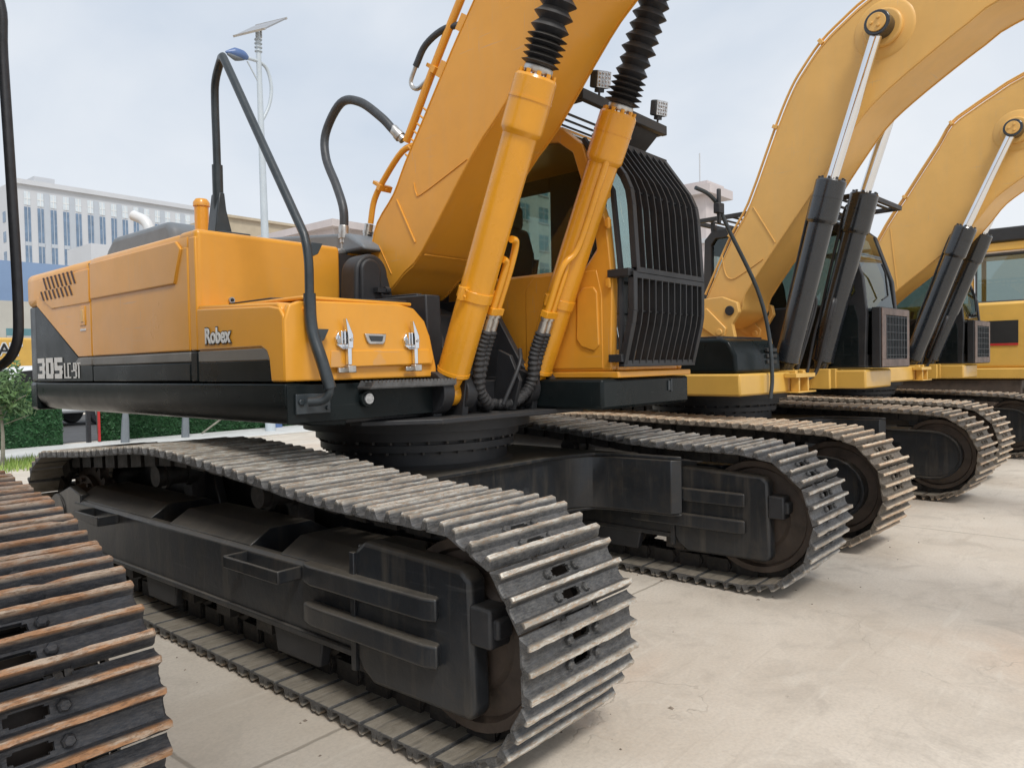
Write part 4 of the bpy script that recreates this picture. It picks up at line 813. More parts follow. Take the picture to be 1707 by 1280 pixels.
UPB = [(3.84, 2.05), (3.80, 2.18), (3.75, 2.28), (3.49, 2.78), (3.29, 3.09), (2.99, 3.80), (2.83, 4.13), (2.71, 4.30), (2.53, 4.50), (2.33, 4.64), (2.08, 4.78), (1.5, 5.0), (.6, 5.15), (-.8, 5.1), (-2.6, 4.7)]
LOB = [(3.70, 1.85), (3.42, 2.0), (3.36, 2.18), (3.00, 2.66), (2.66, 3.09), (2.42, 3.42), (2.17, 3.73), (1.93, 3.92), (1.56, 4.15), (1.33, 4.28), (1.11, 4.39), (.5, 4.5), (-.8, 4.5), (-2.6, 4.3)]
UPC = [(3.84, 2.05), (3.82, 2.2), (3.75, 2.40), (3.55, 2.75), (3.20, 3.38), (2.95, 3.74), (2.73, 4.07), (2.52, 4.38), (2.36, 4.64), (2.12, 4.79), (1.87, 4.92), (1.56, 5.06), (.7, 5.3), (-.8, 5.2), (-2.6, 4.8)]
LOC = [(3.70, 1.85), (3.42, 2.0), (3.30, 2.26), (3.05, 2.48), (2.66, 2.78), (2.29, 3.08), (2.05, 3.35), (1.87, 3.57), (1.57, 3.78), (1.2, 4.05), (.8, 4.3), (.3, 4.5), (-.8, 4.6), (-2.6, 4.4)]
smB = shoe_mesh(m_shoeB)
root_local = lambda x, y, deg: (x, y)
def place(loc3, deg):   # machine frames turn about (3.53, 3.65)
    v = Vector((0, O.y - 3.65, 0)); v.rotate(Matrix.Rotation(R(deg), 3, 'Z')); return (loc3[0] + v.x, loc3[1] + v.y)
B = yellow_machine(place((7.80, 3.50), -4), -4, 'pale yellow crawler excavator with black boom cylinders, parked next behind the orange one', UPB, LOB, (2.42, 3.17), (1.99, 4.46), smB)
C = yellow_machine(place((12.05, 3.35), -4), -4, 'pale yellow crawler excavator third in the row, its boom cut by the right edge', UPC, LOC, (2.19, 3.22), (1.65, 4.39), smB)
for m_ in (B,):
    b = MB(); b.tube([(2.50, 2.75, 1.15), (2.52, 2.74, 1.35), (2.50, 2.76, 1.75), (2.36, 2.80, 2.15), (2.05, 2.90, 2.65), (1.95, 2.95, 2.86), (1.84, 2.98, 2.95), (1.70, 3.02, 2.99)], .018, 10, smooth=5); mr = b.build('mirror_stay', m_rail, m_)
    b = MB(); b.tube([(1.93, 2.93, 2.70), (1.93, 2.93, 3.0)], .02, 8); b.obox((1.93, 2.93, 2.83), (.045, 0, 0), (0, .03, 0), (0, 0, .045)); b.build('stay_clamp', m_rubber, mr, bevel=.01)
# machine beside the camera: only its left track and mirror stay are inside the picture
sm0 = shoe_mesh(m_shoe0)
Z = yellow_machine((-0.76, 4.46), 0, 'excavator at the left edge showing only a dark track with rusty shoe tips', UPB, LOB, (2.42, 3.17), (1.99, 4.46), sm0, SAG_0)
b = MB(); off = Vector((O.x + .76, O.y - 4.46, 0))
b.tube([Vector(p) + off for p in [(.70, 3.55, 1.50), (.80, 3.50, 1.50), (.89, 3.40, 1.525), (.925, 3.30, 1.60), (.93, 3.27, 1.75), (.925, 3.28, 2.2), (.92, 3.31, 2.7), (.92, 3.32, 2.9), (.86, 3.35, 3.05), (.70, 3.4, 3.05)]], .018, 12, smooth=5)
b.build('grab_rail', m_rubber, Z)

# ---------------------------------------------------------------- ground
def ground():
    m = bpy.data.materials.new('concrete_yard'); m.use_nodes = True; nt = m.node_tree; N = nt.nodes; L = nt.links; p = N['Principled BSDF']
    tc = N.new('ShaderNodeTexCoord'); crd = tc.outputs['Object']
    def noise(sc, det=6, rg=.6, dist=0):
        n = N.new('ShaderNodeTexNoise'); n.inputs['Scale'].default_value = sc; n.inputs['Detail'].default_value = det; n.inputs['Roughness'].default_value = rg; n.inputs['Distortion'].default_value = dist; L.new(crd, n.inputs[0]); return n.outputs[0]
    def rng(v, a, b, c=0., d=1.):
        n = N.new('ShaderNodeMapRange'); n.inputs[1].default_value = a; n.inputs[2].default_value = b; n.inputs[3].default_value = c; n.inputs[4].default_value = d; L.new(v, n.inputs[0]); return n.outputs[0]
    def mix(f, a, b):
        n = N.new('ShaderNodeMix'); n.data_type = 'RGBA'; L.new(f, n.inputs[0])
        for i, v in ((6, a), (7, b)):
            if hasattr(v, 'node'): L.new(v, n.inputs[i])
            else: n.inputs[i].default_value = (*v, 1)
        return n.outputs[2]
    def op(o, a, b=None):
        n = N.new('ShaderNodeMath'); n.operation = o
        for i, v in ((0, a), (1, b)):
            if v is None: continue
            if hasattr(v, 'node'): L.new(v, n.inputs[i])
            else: n.inputs[i].default_value = v
        return n.outputs[0]
    c = mix(rng(noise(.55, 7, .62, .4), .33, .67), (.56, .485, .395), (.74, .67, .575))
    c = mix(op('MULTIPLY', rng(noise(2.6, 8, .72, .8), .50, .70), .55), c, (.40, .35, .29))
    c = mix(op('MULTIPLY', rng(noise(.38, 4, .55, .8), .56, .72), .55), c, (.62, .44, .31))
    c = mix(op('MULTIPLY', rng(noise(1.3, 9, .7, 1.2), .56, .66), .45), c, (.72, .665, .575))
    c = mix(op('MULTIPLY', rng(noise(60, 3, .6), .40, .7), .30), c, (.40, .355, .30))
    c = mix(op('MULTIPLY', rng(noise(5, 9, .8), .64, .70), .6), c, (.20, .16, .12))
    for sc, rot, amt, col in (((.5, 7, 1), .5, .35, (.42, .36, .29)), ((.6, 9, 1), -1.1, .28, (.74, .69, .60))):
        mp = N.new('ShaderNodeMapping'); mp.inputs['Scale'].default_value = sc; mp.inputs['Rotation'].default_value = (0, 0, rot); L.new(crd, mp.inputs[0])
        n = N.new('ShaderNodeTexNoise'); n.inputs['Scale'].default_value = 1.5; n.inputs['Detail'].default_value = 8; n.inputs['Roughness'].default_value = .7; n.inputs['Distortion'].default_value = .5; L.new(mp.outputs[0], n.inputs[0])
        c = mix(op('MULTIPLY', rng(n.outputs[0], .58, .70), amt), c, col)
    c = mix(op('MULTIPLY', rng(noise(16, 8, .8), .66, .70), .55), c, (.17, .14, .11))
    # slab joints and hairline cracks
    sx = N.new('ShaderNodeSeparateXYZ'); L.new(crd, sx.inputs[0])
    wob = op('MULTIPLY', op('SUBTRACT', noise(3, 4), .5), .03)
    def joint(v, off, per):
        a = op('ADD', op('ADD', v, wob), off); w = op('PINGPONG', a, per / 2); return rng(w, .006, .013, 1, 0)
    jy = joint(sx.outputs[1], -2.57 + 50, 5.0); jx = joint(sx.outputs[0], -7.3 + 60, 6.0)
    vo = N.new('ShaderNodeTexVoronoi'); vo.feature = 'DISTANCE_TO_EDGE'; vo.inputs['Scale'].default_value = .33
    dv = N.new('ShaderNodeVectorMath'); dv.operation = 'ADD'; nn = N.new('ShaderNodeTexNoise'); nn.inputs['Scale'].default_value = 2.2; nn.inputs['Detail'].default_value = 6; L.new(crd, nn.inputs[0]); L.new(crd, dv.inputs[0]); L.new(nn.outputs[1], dv.inputs[1]); L.new(dv.outputs[0], vo.inputs[0])
    ck = op('MULTIPLY', rng(vo.outputs[0], .0008, .0028, 1, 0), rng(noise(.8), .52, .6))
    jj = op('MAXIMUM', op('MAXIMUM', jx, jy), op('MULTIPLY', ck, .7)); c = mix(op('MULTIPLY', jj, .55), c, (.20, .17, .13))
    L.new(c, p.inputs['Base Color']); L.new(rng(noise(1.1, 6), .3, .7, .55, .9), p.inputs['Roughness'])
    b = N.new('ShaderNodeBump'); b.inputs['Strength'].default_value = .25; b.inputs['Distance'].default_value = .01
    L.new(op('SUBTRACT', op('ADD', noise(45, 6, .7), op('MULTIPLY', noise(3, 5), 1.5)), op('MULTIPLY', jj, 1.5)), b.inputs['Height']); L.new(b.outputs[0], p.inputs['Normal'])
    g = MB((0, 0, 0)); g.add([(-900, -700, 0), (900, -700, 0), (900, 900, 0), (-900, 900, 0)], [(0, 1, 2, 3)]); o = g.build('ground', m); struct(o)
    s = mat('asphalt', (.075, .075, .078), .85, n_scale=2, n_amt=.2, bump=.2, b_scale=60)
    g = MB((0, 0, 0)); g.add([(-60, 17.6, .006), (140, 17.6, .006), (140, 29, .006), (-60, 29, .006)], [(0, 1, 2, 3)]); struct(g.build('road', s))
    s = mat('verge_soil', (.10, .12, .05), .95, n_scale=3, n_amt=.4, bump=.4, b_scale=30)
    g = MB((0, 0, 0)); g.add([(10.5, 13.8, .006), (60, 13.8, .006), (60, 16.6, .006), (10.5, 16.6, .006)], [(0, 1, 2, 3)]); struct(g.build('verge', s))
ground()

# ---------------------------------------------------------------- plants
def leafmat(name, c1, c2):
    m = mat(name, c1, .6, n_scale=2.0, n_amt=.3); nt = m.node_tree; N = nt.nodes; L = nt.links; p = N['Principled BSDF']
    gi = N.new('ShaderNodeNewGeometry'); mx = N.new('ShaderNodeMix'); mx.data_type = 'RGBA'; mx.inputs[6].default_value = (*c1, 1); mx.inputs[7].default_value = (*c2, 1)
    L.new(gi.outputs['Random Per Island'], mx.inputs[0]); L.new(mx.outputs[2], p.inputs['Base Color']); return m
m_leaf = leafmat('leaf_green', (.05, .11, .035), (.14, .24, .08)); m_leafh = leafmat('artificial_hedge_green', (.012, .055, .018), (.03, .115, .035)); m_grass = leafmat('grass_green', (.16, .28, .05), (.36, .46, .12))
m_bark = mat('bark', (.22, .21, .17), .9, n_scale=9, n_amt=.3, bump=.4, b_scale=30)
def leaves(b, n, fn, s):
    for _ in range(n):
        c = Vector(fn()); d = Vector((random.gauss(0, 1), random.gauss(0, 1), random.gauss(0, 1))).normalized(); u = d.orthogonal().normalized(); l = s * random.uniform(.6, 1.3)
        b.add([c - d * l, c + u * l * .45, c + d * l, c - u * l * .45], [(0, 1, 2, 3)])
def tree(x, y, h, cr, label, wrapped=False, group='young trees in the verge'):
    r = root('young_tree', (x, y, 0), 0, label, 'tree', group); z = Vector((0, 0, 0)); rnd = random.Random(int(x * 100))
    b = MB(z); b.tube([(0, 0, 0), (.02, 0, h * .5), (-.01, .01, h)], .03, 8, rs=[.035, .026, .012], smooth=3)
    for k in range(6): a = k * 1.1; b.tube([(0, 0, h * (.62 + .05 * k)), (cr * .7 * math.cos(a), cr * .7 * math.sin(a), h * (.75 + .06 * k))], .008, 5)
    b.build('trunk', m_bark, r)
    b = MB(z); cl = [(rnd.gauss(0, cr * .45), rnd.gauss(0, cr * .45), h + rnd.gauss(0, cr * .33)) for _ in range(16)]
    def f():
        c = rnd.choice(cl); return (c[0] + random.gauss(0, cr * .17), c[1] + random.gauss(0, cr * .17), c[2] + random.gauss(0, cr * .15))
    leaves(b, 1500, f, 0.05 if cr < .7 else .06); b.build('crown', m_leaf, r)
    if wrapped: b = MB(z); b.tube([(.0, 0, .02), (.02, 0, .5), (.04, .02, .8)], .09, 9, rs=[.085, .07, .04]); b.build('trunk_wrap', m_greyc, r)
tree(3.66, 13.9, 1.10, .56, 'small leafy young tree with a thin pale trunk at the left edge before the hedge')
tree(6.45, 16.2, 2.6, .8, 'young tree with grey wrapped trunk showing under the orange machine, nearest the hedge gap', True)
tree(7.72, 16.2, 2.7, .8, 'young tree with wrapped trunk in front of the hedge right of the first wrapped one', True)
b = MB((0, 0, 0)); b.tube([(8.05, 16.1, .10), (8.75, 16.15, .52)], .022, 7); tag(b.build('stake', m_bark), 'pale wooden stake leaning beside the wrapped young tree', 'stake')
def blades(b, n, fx, h):
    for _ in range(n):
        x, y = fx(); a = random.uniform(0, 6.28); hh = h * random.uniform(.4, 1.3); dx, dy = math.cos(a) * .012, math.sin(a) * .012; lx, ly = random.gauss(0, .25) * hh, random.gauss(0, .25) * hh
        b.add([(x - dx, y - dy, 0), (x + dx, y + dy, 0), (x + lx, y + ly, hh)], [(0, 1, 2)])
b = MB((0, 0, 0)); blades(b, 2600, lambda: (random.uniform(1.5, 4.8), random.triangular(13.0, 15.1, 14)), .11); blades(b, 9000, lambda: (random.uniform(11, 30), random.uniform(13.9, 16.6)), .14); o = b.build('grass', m_grass); struct(o, 'stuff'); tag(o, 'light green weeds and grass growing along the verge before the fence', 'grass')
b = MB((0, 0, 0)); rg_ = random.Random(3)
for _ in range(260):
    y = rg_.uniform(.9, 9); x = rg_.uniform(.8, 15); r_ = abs(rg_.gauss(0, .003)) + .002
    if rg_.random() < .5: x = rg_.choice((1.84, 2.52, 4.55, 5.24, 6.15, 6.8, 8.8)) + rg_.gauss(0, .12); y = rg_.uniform(1.4, 4.5)
    q = [(x + r_ * rg_.uniform(.6, 1.5) * a, y + r_ * rg_.uniform(.6, 1.5) * c, z) for a, c, z in ((-1, -1, 0), (1, -1, 0), (1, 1, 0), (-1, 1, 0), (0, 0, r_))]
    b.add(q, [(0, 1, 4), (1, 2, 4), (2, 3, 4), (3, 0, 4)])
o = b.build('grit', mat('grit', (.22, .18, .14), .9, n_scale=30, n_amt=.5)); struct(o, 'stuff'); tag(o, 'small dark crumbs of dirt and grit scattered over the concrete', 'grit')
# ---------------------------------------------------------------- fence along the verge
def fence():
    g = mat('white_kerb_wall', (.62, .62, .60), .8, n_scale=3, n_amt=.12, grime=.2, grime_col=(.35, .33, .3))
    b = MB((0, 0, 0)); b.box(-6, 12.5, 15.15, 16.93, 0, .035); struct(b.build('pavement', g, bevel=.01))
    for i, (x0, x1, lab) in enumerate(((-2.5, 5.55, 'green artificial hedge panel fence left of the gap with the black post'), (6.22, 12.6, 'green artificial hedge panel fence right of the gap, under the orange machine'))):
        f = root('hedge_fence', ((x0 + x1) / 2, 17, 0), 0, lab, 'hedge fence', 'hedge panel fences'); ox = (x0 + x1) / 2
        b = MB((ox, 17, 0)); b.box(x0, x1, 16.99, 17.02, .02, 1.25); p = b.build('panel', m_leafh, f)
        b = MB((ox, 17, 0)); leaves(b, 11000, lambda: (random.uniform(x0, x1), 16.97 - abs(random.gauss(0, .025)), random.uniform(.0, 1.28)), .035); b.build('hedge_leaves', m_leafh, f)
        for x in [x0 + .03 + k * (x1 - x0 - .06) / 3 for k in range(4)]:
            b = MB((ox, 17, 0)); b.box(x - .02, x + .02, 17.03, 17.07, .2, 1.2); b.build('post', m_rail, f)
    b = MB((0, 0, 0)); b.box(5.98, 6.06, 16.9, 16.98, 0, 1.3); b.box(5.7, 6.35, 16.92, 16.96, .95, 1.0); tag(b.build('black_post', m_rubber, bevel=.005), 'black steel post with a cross bar in the hedge gap', 'post')
    b = MB((0, 0, 0)); b.box(6.16, 6.20, 16.78, 16.84, .05, 1.2); tag(b.build('red_post', m_red, bevel=.005), 'thin red post at the edge of the hedge gap', 'post')
    f = root('metal_fence', (24, 17, 0), 0, 'white metal railing beyond the grass, seen under the cab of the orange machine', 'fence')
    b = MB((24, 17, 0)); b.box(12.8, 26, 17.0, 17.04, .82, .9); b.box(12.8, 26, 17.0, 17.04, .32, .38); b.build('rail', m_white, f)
    b = MB((24, 17, 0))
    for k in range(65): x = 12.9 + k * .2; b.box(x, x + .03, 16.99, 17.05, .25, 1.0)
    b.build('pickets', m_white, f)
    b = MB((0, 0, 0)); b.box(10.2, 10.45, 16.7, 16.85, 0, .62); b.box(10.24, 10.41, 16.69, 16.7, .2, .5); tag(b.build('bin', m_blue, bevel=.01), 'small blue box standing by the hedge under the orange machine', 'bin')
fence()
# ---------------------------------------------------------------- street lamp
def lamp():
    x, y = 9.69, 16.0; r = root('street_lamp', (x, y, 0), 0, 'tall pale street lamp pole with a solar panel and one blue lamp head', 'street lamp'); o = Vector((x, y, 0))
    b = MB((0, 0, 0)); b.tube([(0, 0, 0), (-.01, 0, 4.5), (-.06, 0, 9.4)], .1, 16, rs=[.12, .09, .055]); b.cyl((0, 0, 0), (0, 0, .03), .22, None, 16); b.build('pole', m_pole, r)
    b = MB((0, 0, 0)); c = Vector((.02, 0, 9.55)); rt = Vector((.653, -.757, -.018)); fw = Vector((.757, .653, -.026)); up_ = Vector((.03, .003, 1)); ax = (rt * .7 + up_ * .17).normalized(); ay = (rt * .37 + up_ * .62 + fw * .7).normalized(); n = ax.cross(ay).normalized(); b.obox(c, ax * .36, ay * .42, n * .018); s = b.build('solar_panel', m_panel, r, bevel=.004)
    b = MB((0, 0, 0)); b.obox(c + ay * .43, ax * .38, ay * .018, n * .024); b.obox(c - ay * .43, ax * .38, ay * .018, n * .024); b.cyl(c - Vector((0, 0, .25)), c, .03, None, 8); b.build('panel_frame', m_steel, s)
    b = MB((0, 0, 0)); b.tube([(-.04, 0, 7.3), (.18, 0, 7.75), (.26, 0, 8.2), (.16, 0, 8.6), (-.05, 0, 8.72), (-.40, 0, 8.72)], .04, 10, smooth=5); b.tube([(-.05, 0, 8.2), (-.35, 0, 8.65)], .02, 8)
    for k in range(4): b.lathe((-.055, 0, 8.95 + .09 * k), (-.055, 0, 8.97 + .09 * k), [(0, .09), (1, .09)], 12)
    b.build('bracket_arm', m_pole, r)
    b = MB((0, 0, 0)); b.tube([(-.34, 0, 8.72), (-.46, 0, 8.745), (-.66, 0, 8.74), (-.88, 0, 8.70)], .1, 16, rs=[.05, .11, .12, .02], smooth=4); hd = b.build('lamp_head', m_blue, r)
    b = MB((0, 0, 0)); b.tube([(-.44, 0, 8.69), (-.64, 0, 8.655), (-.84, 0, 8.675)], .1, 14, rs=[.05, .085, .03], smooth=4); b.build('lamp_lens', m_greyc, hd)
lamp()
# ---------------------------------------------------------------- buildings
m_bw = mat('hazed_white_cladding', (.56, .575, .60), .7, n_scale=.12, n_amt=.05); m_bg = mat('blue_window_glass', (.16, .23, .33), .25, n_scale=.5, n_amt=.25)  # white cladding greyed and blued, distance haze put into its colour
m_bgt = mat('pale_window_glass', (.62, .68, .72), .3, n_scale=.6, n_amt=.1); m_bgr = mat('grey_blue_cladding', (.46, .50, .55), .6, n_scale=.3, n_amt=.05)
def white_block():
    D = 180; k = D / 90; x0, x1 = 25.2 * k, 45.2 * k; zt = 1.5 + 19.8 * k; r = root('office_building', (x0, D, 0), R(1.2), 'large white office block with tall vertical blue window strips at the left', 'building'); o = Vector((0, 0, 0))
    w = x1 - x0; b = MB(o); b.box(0, w, 0, 30, 0, zt); b.build('wall', m_bw, r)
    b = MB(o); b.box(-.3, w + .3, -.7, .3, zt, zt + 1.0); b.build('parapet', m_bw, r)
    b = MB(o); b.box(2.6 * k, 4.6 * k, 2, 8, zt, zt + 2.6); b.build('roof_house', m_bw, r)
    pxs = [43, 65, 87, 107, 127, 148, 168, 187, 206, 224.6, 244, 262.6, 280.5, 298, 315.7]
    def X(px):  # relation of photo column to facade width, measured from the photograph
        return (25.43 + (44.71 - 25.43) * ((px - 20) / 302) * (1 + .14 * ((322 - px) / 302)* -1 + .0)) * k - x0
    n = len(pxs)
    for i in range(n):
        c = 1.55 * k + i * (w - 2.6 * k) / (n - 1) * 1.0; hw = .29 * k
        b = MB(o); b.box(c - hw, c + hw, -.10, 0.2, 4, zt - 4.6); pn = b.build('window', m_bg, r)
        b = MB(o)
        for q in (0,): b.box(c - .06, c + .06, -.2, -.1, 4, zt - 4.6)
        for q in range(3): b.box(c - hw, c + hw, -.17, -.1, 8 + q * 10.2, 8.8 + q * 10.2)
        b.build('mullion', m_bgr, pn)
        b = MB(o); b.box(c - hw, c + hw, -.10, .2, zt - 4.2, zt - 1.4); pn = b.build('window', m_bgt, r)
        b = MB(o); b.box(c - .08, c + .08, -.2, -.1, zt - 4.2, zt - 1.4); b.box(c - hw, c + hw, -.17, -.1, zt - 2.9, zt - 2.7); b.build('mullion', m_white, pn)
        if i < n - 1:
            c2 = c + .5 * (w - 2.6 * k) / (n - 1)
            if i % 2: b = MB(o); b.box(c + hw + .15, c + (w - 2.6 * k) / (n - 1) - hw - .15, -.06, .1, 4, zt - 1.2); b.build('spandrel', m_bgr, r)
    for j in range(4):
        for q in range(8): b = MB(o); b.box(-.08, .1, 3 + j * 6, 4.6 + j * 6, 4 + q * 4.2, 6.2 + q * 4.2); b.build('side_window', m_bg, r)
white_block()
def block(name, x0, x1, y0, y1, z, m, label, wins=(), wm=None, parapet=None, cornice=.0):
    r = root(name, (x0, y0, 0), 0, label, 'building'); b = MB((x0, y0, 0)); b.box(x0, x1, y0, y1, 0, z); b.build('wall', m, r)
    if cornice: b = MB((x0, y0, 0)); b.box(x0 - cornice, x1 + cornice, y0 - cornice, y1 + cornice, z, z + cornice * .8); b.build('cornice', parapet or m, r)
    for face, nu, nv, u0, u1, v0, v1, fw, fh in wins:
        for i in range(nu):
            for j in range(nv):
                cu = u0 + (u1 - u0) * (i + .5) / nu; cv = v0 + (v1 - v0) * (j + .5) / nv; hw = (u1 - u0) / nu * fw / 2; hh = (v1 - v0) / nv * fh / 2
                b = MB((x0, y0, 0)); f = MB((x0, y0, 0)); t = .12
                if face == 'y':
                    b.box(cu - hw, cu + hw, y0 - .03, y0 + .1, cv - hh, cv + hh); f.box(cu - t / 2, cu + t / 2, y0 - .07, y0 - .03, cv - hh, cv + hh); f.box(cu - hw - t, cu + hw + t, y0 - .14, y0 + .02, cv - hh - t * 1.4, cv - hh); f.box(cu - hw, cu + hw, y0 - .07, y0 - .03, cv + hh * .3, cv + hh * .3 + t)
                else:
                    b.box(x0 - .03, x0 + .1, cu - hw, cu + hw, cv - hh, cv + hh); f.box(x0 - .07, x0 - .03, cu - t / 2, cu + t / 2, cv - hh, cv + hh); f.box(x0 - .14, x0 + .02, cu - hw - t, cu + hw + t, cv - hh - t * 1.4, cv - hh)
                w = b.build('window', wm or m_bg, r); f.build('window_frame', m_sill, w)
    return r
m_bblue = mat('blue_grey_cladding', (.20, .29, .45), .6, n_scale=.3, n_amt=.06); m_tan = mat('tan_cladding', (.46, .39, .28), .8, n_scale=.8, n_amt=.1); m_pink = mat('pink_stone', (.58, .52, .51), .8, n_scale=.4, n_amt=.08)
m_grn = mat('grey_green_stone', (.46, .48, .43), .8, n_scale=.5, n_amt=.12); m_teal = mat('teal_window_glass', (.10, .22, .25), .2, n_scale=.4, n_amt=.3); m_beige = mat('beige_render', (.44, .43, .39), .85, n_scale=.4, n_amt=.1)
block('low_building', 6, 26, 60, 72, 9.3, m_bblue, 'low blue grey building in front of the white office block', [('y', 1, 1, 18.0, 19.6, 6.6, 7.9, .8, .8)])
block('low_building', 4, 17.6, 50, 58, 5.7, m_beige, 'low beige hall with a strip of windows at the left edge behind the cars', [('y', 5, 1, 8, 17, 2.4, 4.3, .8, .8)], m_teal)
block('roof_block', 36.5, 48.5, 100, 108, 17.5, m_bw, 'small white annexe at the foot of the white office block', [('y', 4, 1, 38, 48, 14.0, 16.4, .3, .5)])
tb_ = block('tan_building', 60.0, 84.0, 110, 130, 25.3, m_tan, 'tan building with a flat roof behind the lamp pole', [('y', 11, 6, 61, 83, 3, 24, .5, .12)], m_beige, cornice=.5)
block('pink_building', 62, 96, 85, 125, 20.6, m_pink, 'pink stone building with dark windows and projecting eaves left of the boom', [('x', 9, 5, 86, 124, 2, 19.5, .6, .5), ('y', 8, 5, 63, 95, 2, 19.5, .55, .5)], m_bg, cornice=1.2)
block('stone_building', 66.8, 78.5, 60, 75, 27, m_grn, 'grey green stone building with teal windows seen through the cab glass', [('y', 3, 7, 66.9, 78.2, 1.2, 26, .5, .55)], m_teal, cornice=.5)
r = root('tower', (81, 40, 0), 0, 'slim pale pink tower with a wide flat cap right of the caged cab', 'tower'); b = MB((81, 40, 0)); b.box(79.6, 82.4, 39, 42, 0, 20.5); b.build('shaft', m_pink, r)
b = MB((81, 40, 0)); b.box(78.6, 84.6, 38, 43, 20.5, 21.5); b.box(79.2, 83.5, 38.6, 42.5, 21.5, 22.0); b.build('cap', m_pink, r); b = MB((81, 40, 0)); b.box(79.2, 82.8, 38.7, 42.3, 15.0, 15.5); b.cyl((80.2, 40, 22), (80.2, 40, 25.5), .08, None, 6); b.build('band', m_bw, r)
b = MB((0, 0, 0)); b.box(60, 130, 30, 31, 0, 4.2); b.box(62, 70, 29.8, 30, 1, 3.2); tag(b.build('boundary_wall', m_beige), 'long low grey wall far behind the yellow machines', 'wall')
# ---------------------------------------------------------------- white car and the far machine
def car(x, y, rz, label):
    r = root('parked_car', (x, y, 0), rz, label, 'car'); o = (0, 0, 0)
    prof = [(-2.25, .35), (-2.3, .7), (-2.15, .92), (-1.3, 1.02), (-.75, 1.42), (.1, 1.52), (1.2, 1.45), (1.9, 1.08), (2.25, .98), (2.3, .45), (2.2, .32)]
    b = MB(o); b.pris(prof, -.88, .88, 1) ; body = b.build('body', m_white, r, bevel=.09, seg=4)
    for s in (-1, 1):
        b = MB(o); y0 = s * .885; b.pris([(-1.1, 1.04), (-.68, 1.38), (.1, 1.45), (1.05, 1.40), (1.6, 1.08)], y0 - .006, y0 + .006, 1); b.build('side_window', m_letblk, body)
    b = MB(o); b.add([(-1.28, -.72, 1.05), (-1.28, .72, 1.05), (-.80, .66, 1.41), (-.80, -.66, 1.41)], [(0, 1, 2, 3)]); b.build('windscreen', m_letblk, body)
    for sx in (-1.42, 1.4):
        for s in (-1, 1):
            b = MB(o); b.cyl((sx, s * .70, .33), (sx, s * .90, .33), .33, None, 24); w = b.build('wheel', m_rubber, r, bevel=.03)
            b = MB(o); b.cyl((sx, s * .89, .33), (sx, s * .91, .33), .2, None, 16); b.build('rim', m_steel, w)
    return r
car(7.0, 23.6, R(8), 'white parked car beyond the hedge at the left edge').scale = (1, 1, 1.13)
r = root('far_excavator', (8.6, 31, 0), 0, 'yellow machine with dark lettering far behind the white car at the left edge', 'excavator'); oo = Vector((8.6, 31, 0))
b = MB(oo); b.box(5.6, 9.6, 30, 33, 1.0, 2.75); b.build('body', m_yellow2, r, bevel=.08); b = MB(oo); b.box(5.5, 9.8, 30.2, 32.8, .0, .85); b.build('track', m_chain, r, bevel=.3, seg=4)
b = MB(oo); b.box(6.0, 7.6, 30.2, 31.8, 2.75, 3.9); b.build('cab', m_rail, r, bevel=.08)
b = MB(oo); b.box(6.1, 7.5, 30.185, 30.195, 3.1, 3.85); b.build('window', m_teal, r)
text('CAT', .55, (7.50, 29.985, 2.16), ((1, 0, 0), (0, 0, 1), (0, -1, 0)), m_letter, r, 'lettering_outline', offset=.05, o=oo); text('CAT', .55, (7.50, 29.975, 2.16), ((1, 0, 0), (0, 0, 1), (0, -1, 0)), m_letblk, r, 'lettering', offset=.01, o=oo)
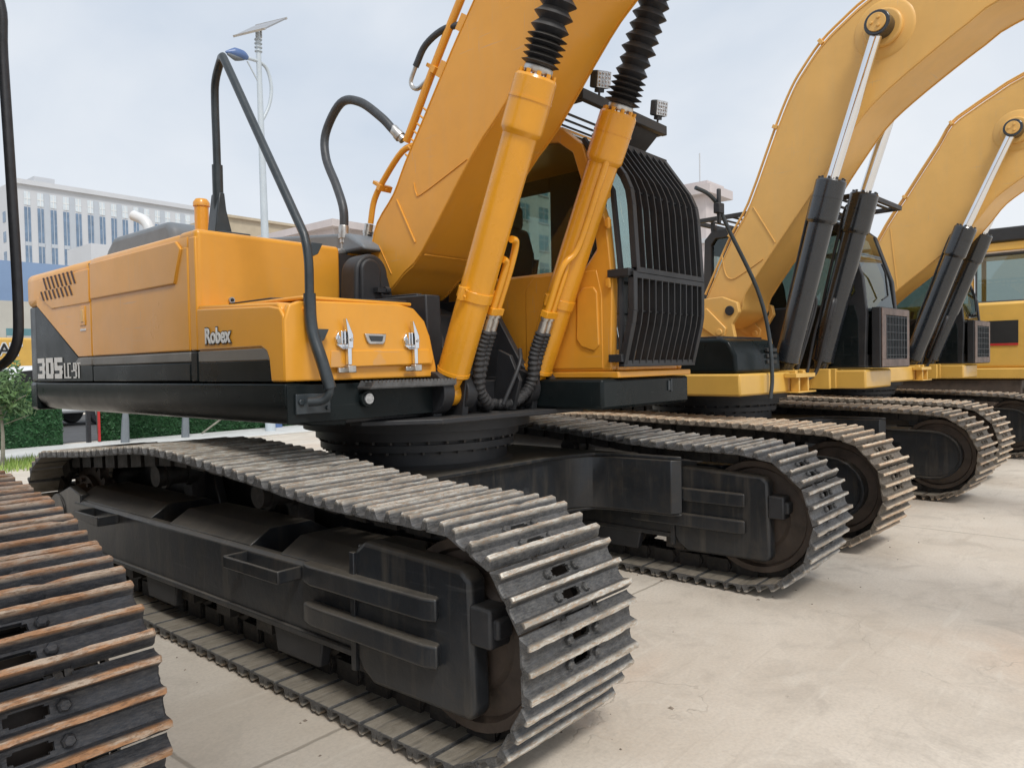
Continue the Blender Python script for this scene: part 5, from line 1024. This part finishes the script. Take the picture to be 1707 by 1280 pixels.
# ---------------------------------------------------------------- last yellow machine of the row, at the right edge
def last_machine():
    ox = Vector((17.2, 4.2, 0)); r = root('excavator', tuple(ox), 0, 'yellow excavator with red and black side stripe at the right edge', 'excavator', 'excavators parked in a row')
    b = MB(ox); b.box(15.0, 16.4, 1.6, 5.6, 1.3, 2.42); b.build('body', m_yellow2, r, bevel=.05); b = MB(ox); b.box(14.95, 18.6, 1.5, 6.6, 1.12, 1.3); b.build('deck', m_yellow2, r, bevel=.02)
    b = MB(ox); b.box(15.15, 18.4, 3.4, 6.9, 1.3, 2.35); b.build('engine_hood', m_yellow, r, bevel=.08)
    b = MB(ox); b.box(14.99, 15.0, 1.75, 2.75, 1.72, 2.10); st = b.build('stripe', m_letblk, r); b = MB(ox); b.box(14.985, 14.995, 1.75, 2.75, 1.68, 1.715); b.build('red_line', m_red, st)
    c = bpy.data.objects.new('cab', None); COL.objects.link(c); c.parent = r
    b = MB(ox)
    for y in (.95, 2.62): b.box(16.45, 16.55, y, y + .1, 2.3, 3.62)
    b.box(16.45, 18.0, .95, 1.02, 2.3, 2.44); b.box(16.45, 16.55, .95, 2.7, 2.2, 2.46); b.box(16.4, 18.05, .85, 2.85, 3.44, 3.60); b.box(17.9, 18.0, .95, 1.03, 1.3, 3.5); b.box(17.9, 18.0, 2.64, 2.72, 1.3, 3.5); b.box(16.5, 18.0, 2.66, 2.74, 1.3, 2.4); b.box(17.9, 18.0, .95, 2.72, 1.3, 2.4); b.build('cab_frame', m_yellow2, c, bevel=.02)
    b = MB(ox); b.box(16.35, 18.1, .8, 2.9, 3.60, 3.86); b.build('roof', m_dark2, c, bevel=.03)
    b = MB(ox); b.pris([(1.08, 2.47), (1.08, 3.42), (2.6, 3.42), (2.6, 2.47)], 16.49, 16.5); b.build('window', m_glass, c)
    b = MB(ox); b.tube([(16.44, 1.10, 2.50), (16.44, 1.10, 3.38), (16.44, 2.58, 3.38), (16.44, 2.58, 2.50), (16.44, 1.10, 2.50)], .035, 6); b.build('window_seal', m_rubber, c)
    for xt in (15.5, 18.2):
        b = MB(ox); pth = [(p[0] - .65, p[1]) for p in track_path(SAG_B)]; b.pris([(y, z) for y, z in pth], xt - .22, xt + .22); tr = b.build('track', m_chain, r)
        f = resample(track_path(SAG_B), 200)
        for k in range(50):
            a = f[(k * 4 - 2) % 200]; q = f[(k * 4 + 2) % 200]; t = Vector((0, q[0] - a[0], q[1] - a[1])).normalized(); n = Vector((1, 0, 0)).cross(t)
            s = bpy.data.objects.new('shoe', smB[k % 4]); COL.objects.link(s); s.parent = tr; P = Vector((xt, (a[0] + q[0]) / 2 - .65, (a[1] + q[1]) / 2)) - ox
            s.matrix_local = Matrix(((1, t.x, n.x, P.x), (0, t.y, n.y, P.y), (0, t.z, n.z, P.z), (0, 0, 0, 1)))
    b = MB(ox); b.box(15.0, 18.5, 1.7, 6.2, .35, 1.10); b.cyl((16.9, 3.9, .9), (16.9, 3.9, 1.12), .7, None, 32); b.build('car_body', m_idler, r, bevel=.02)
last_machine()
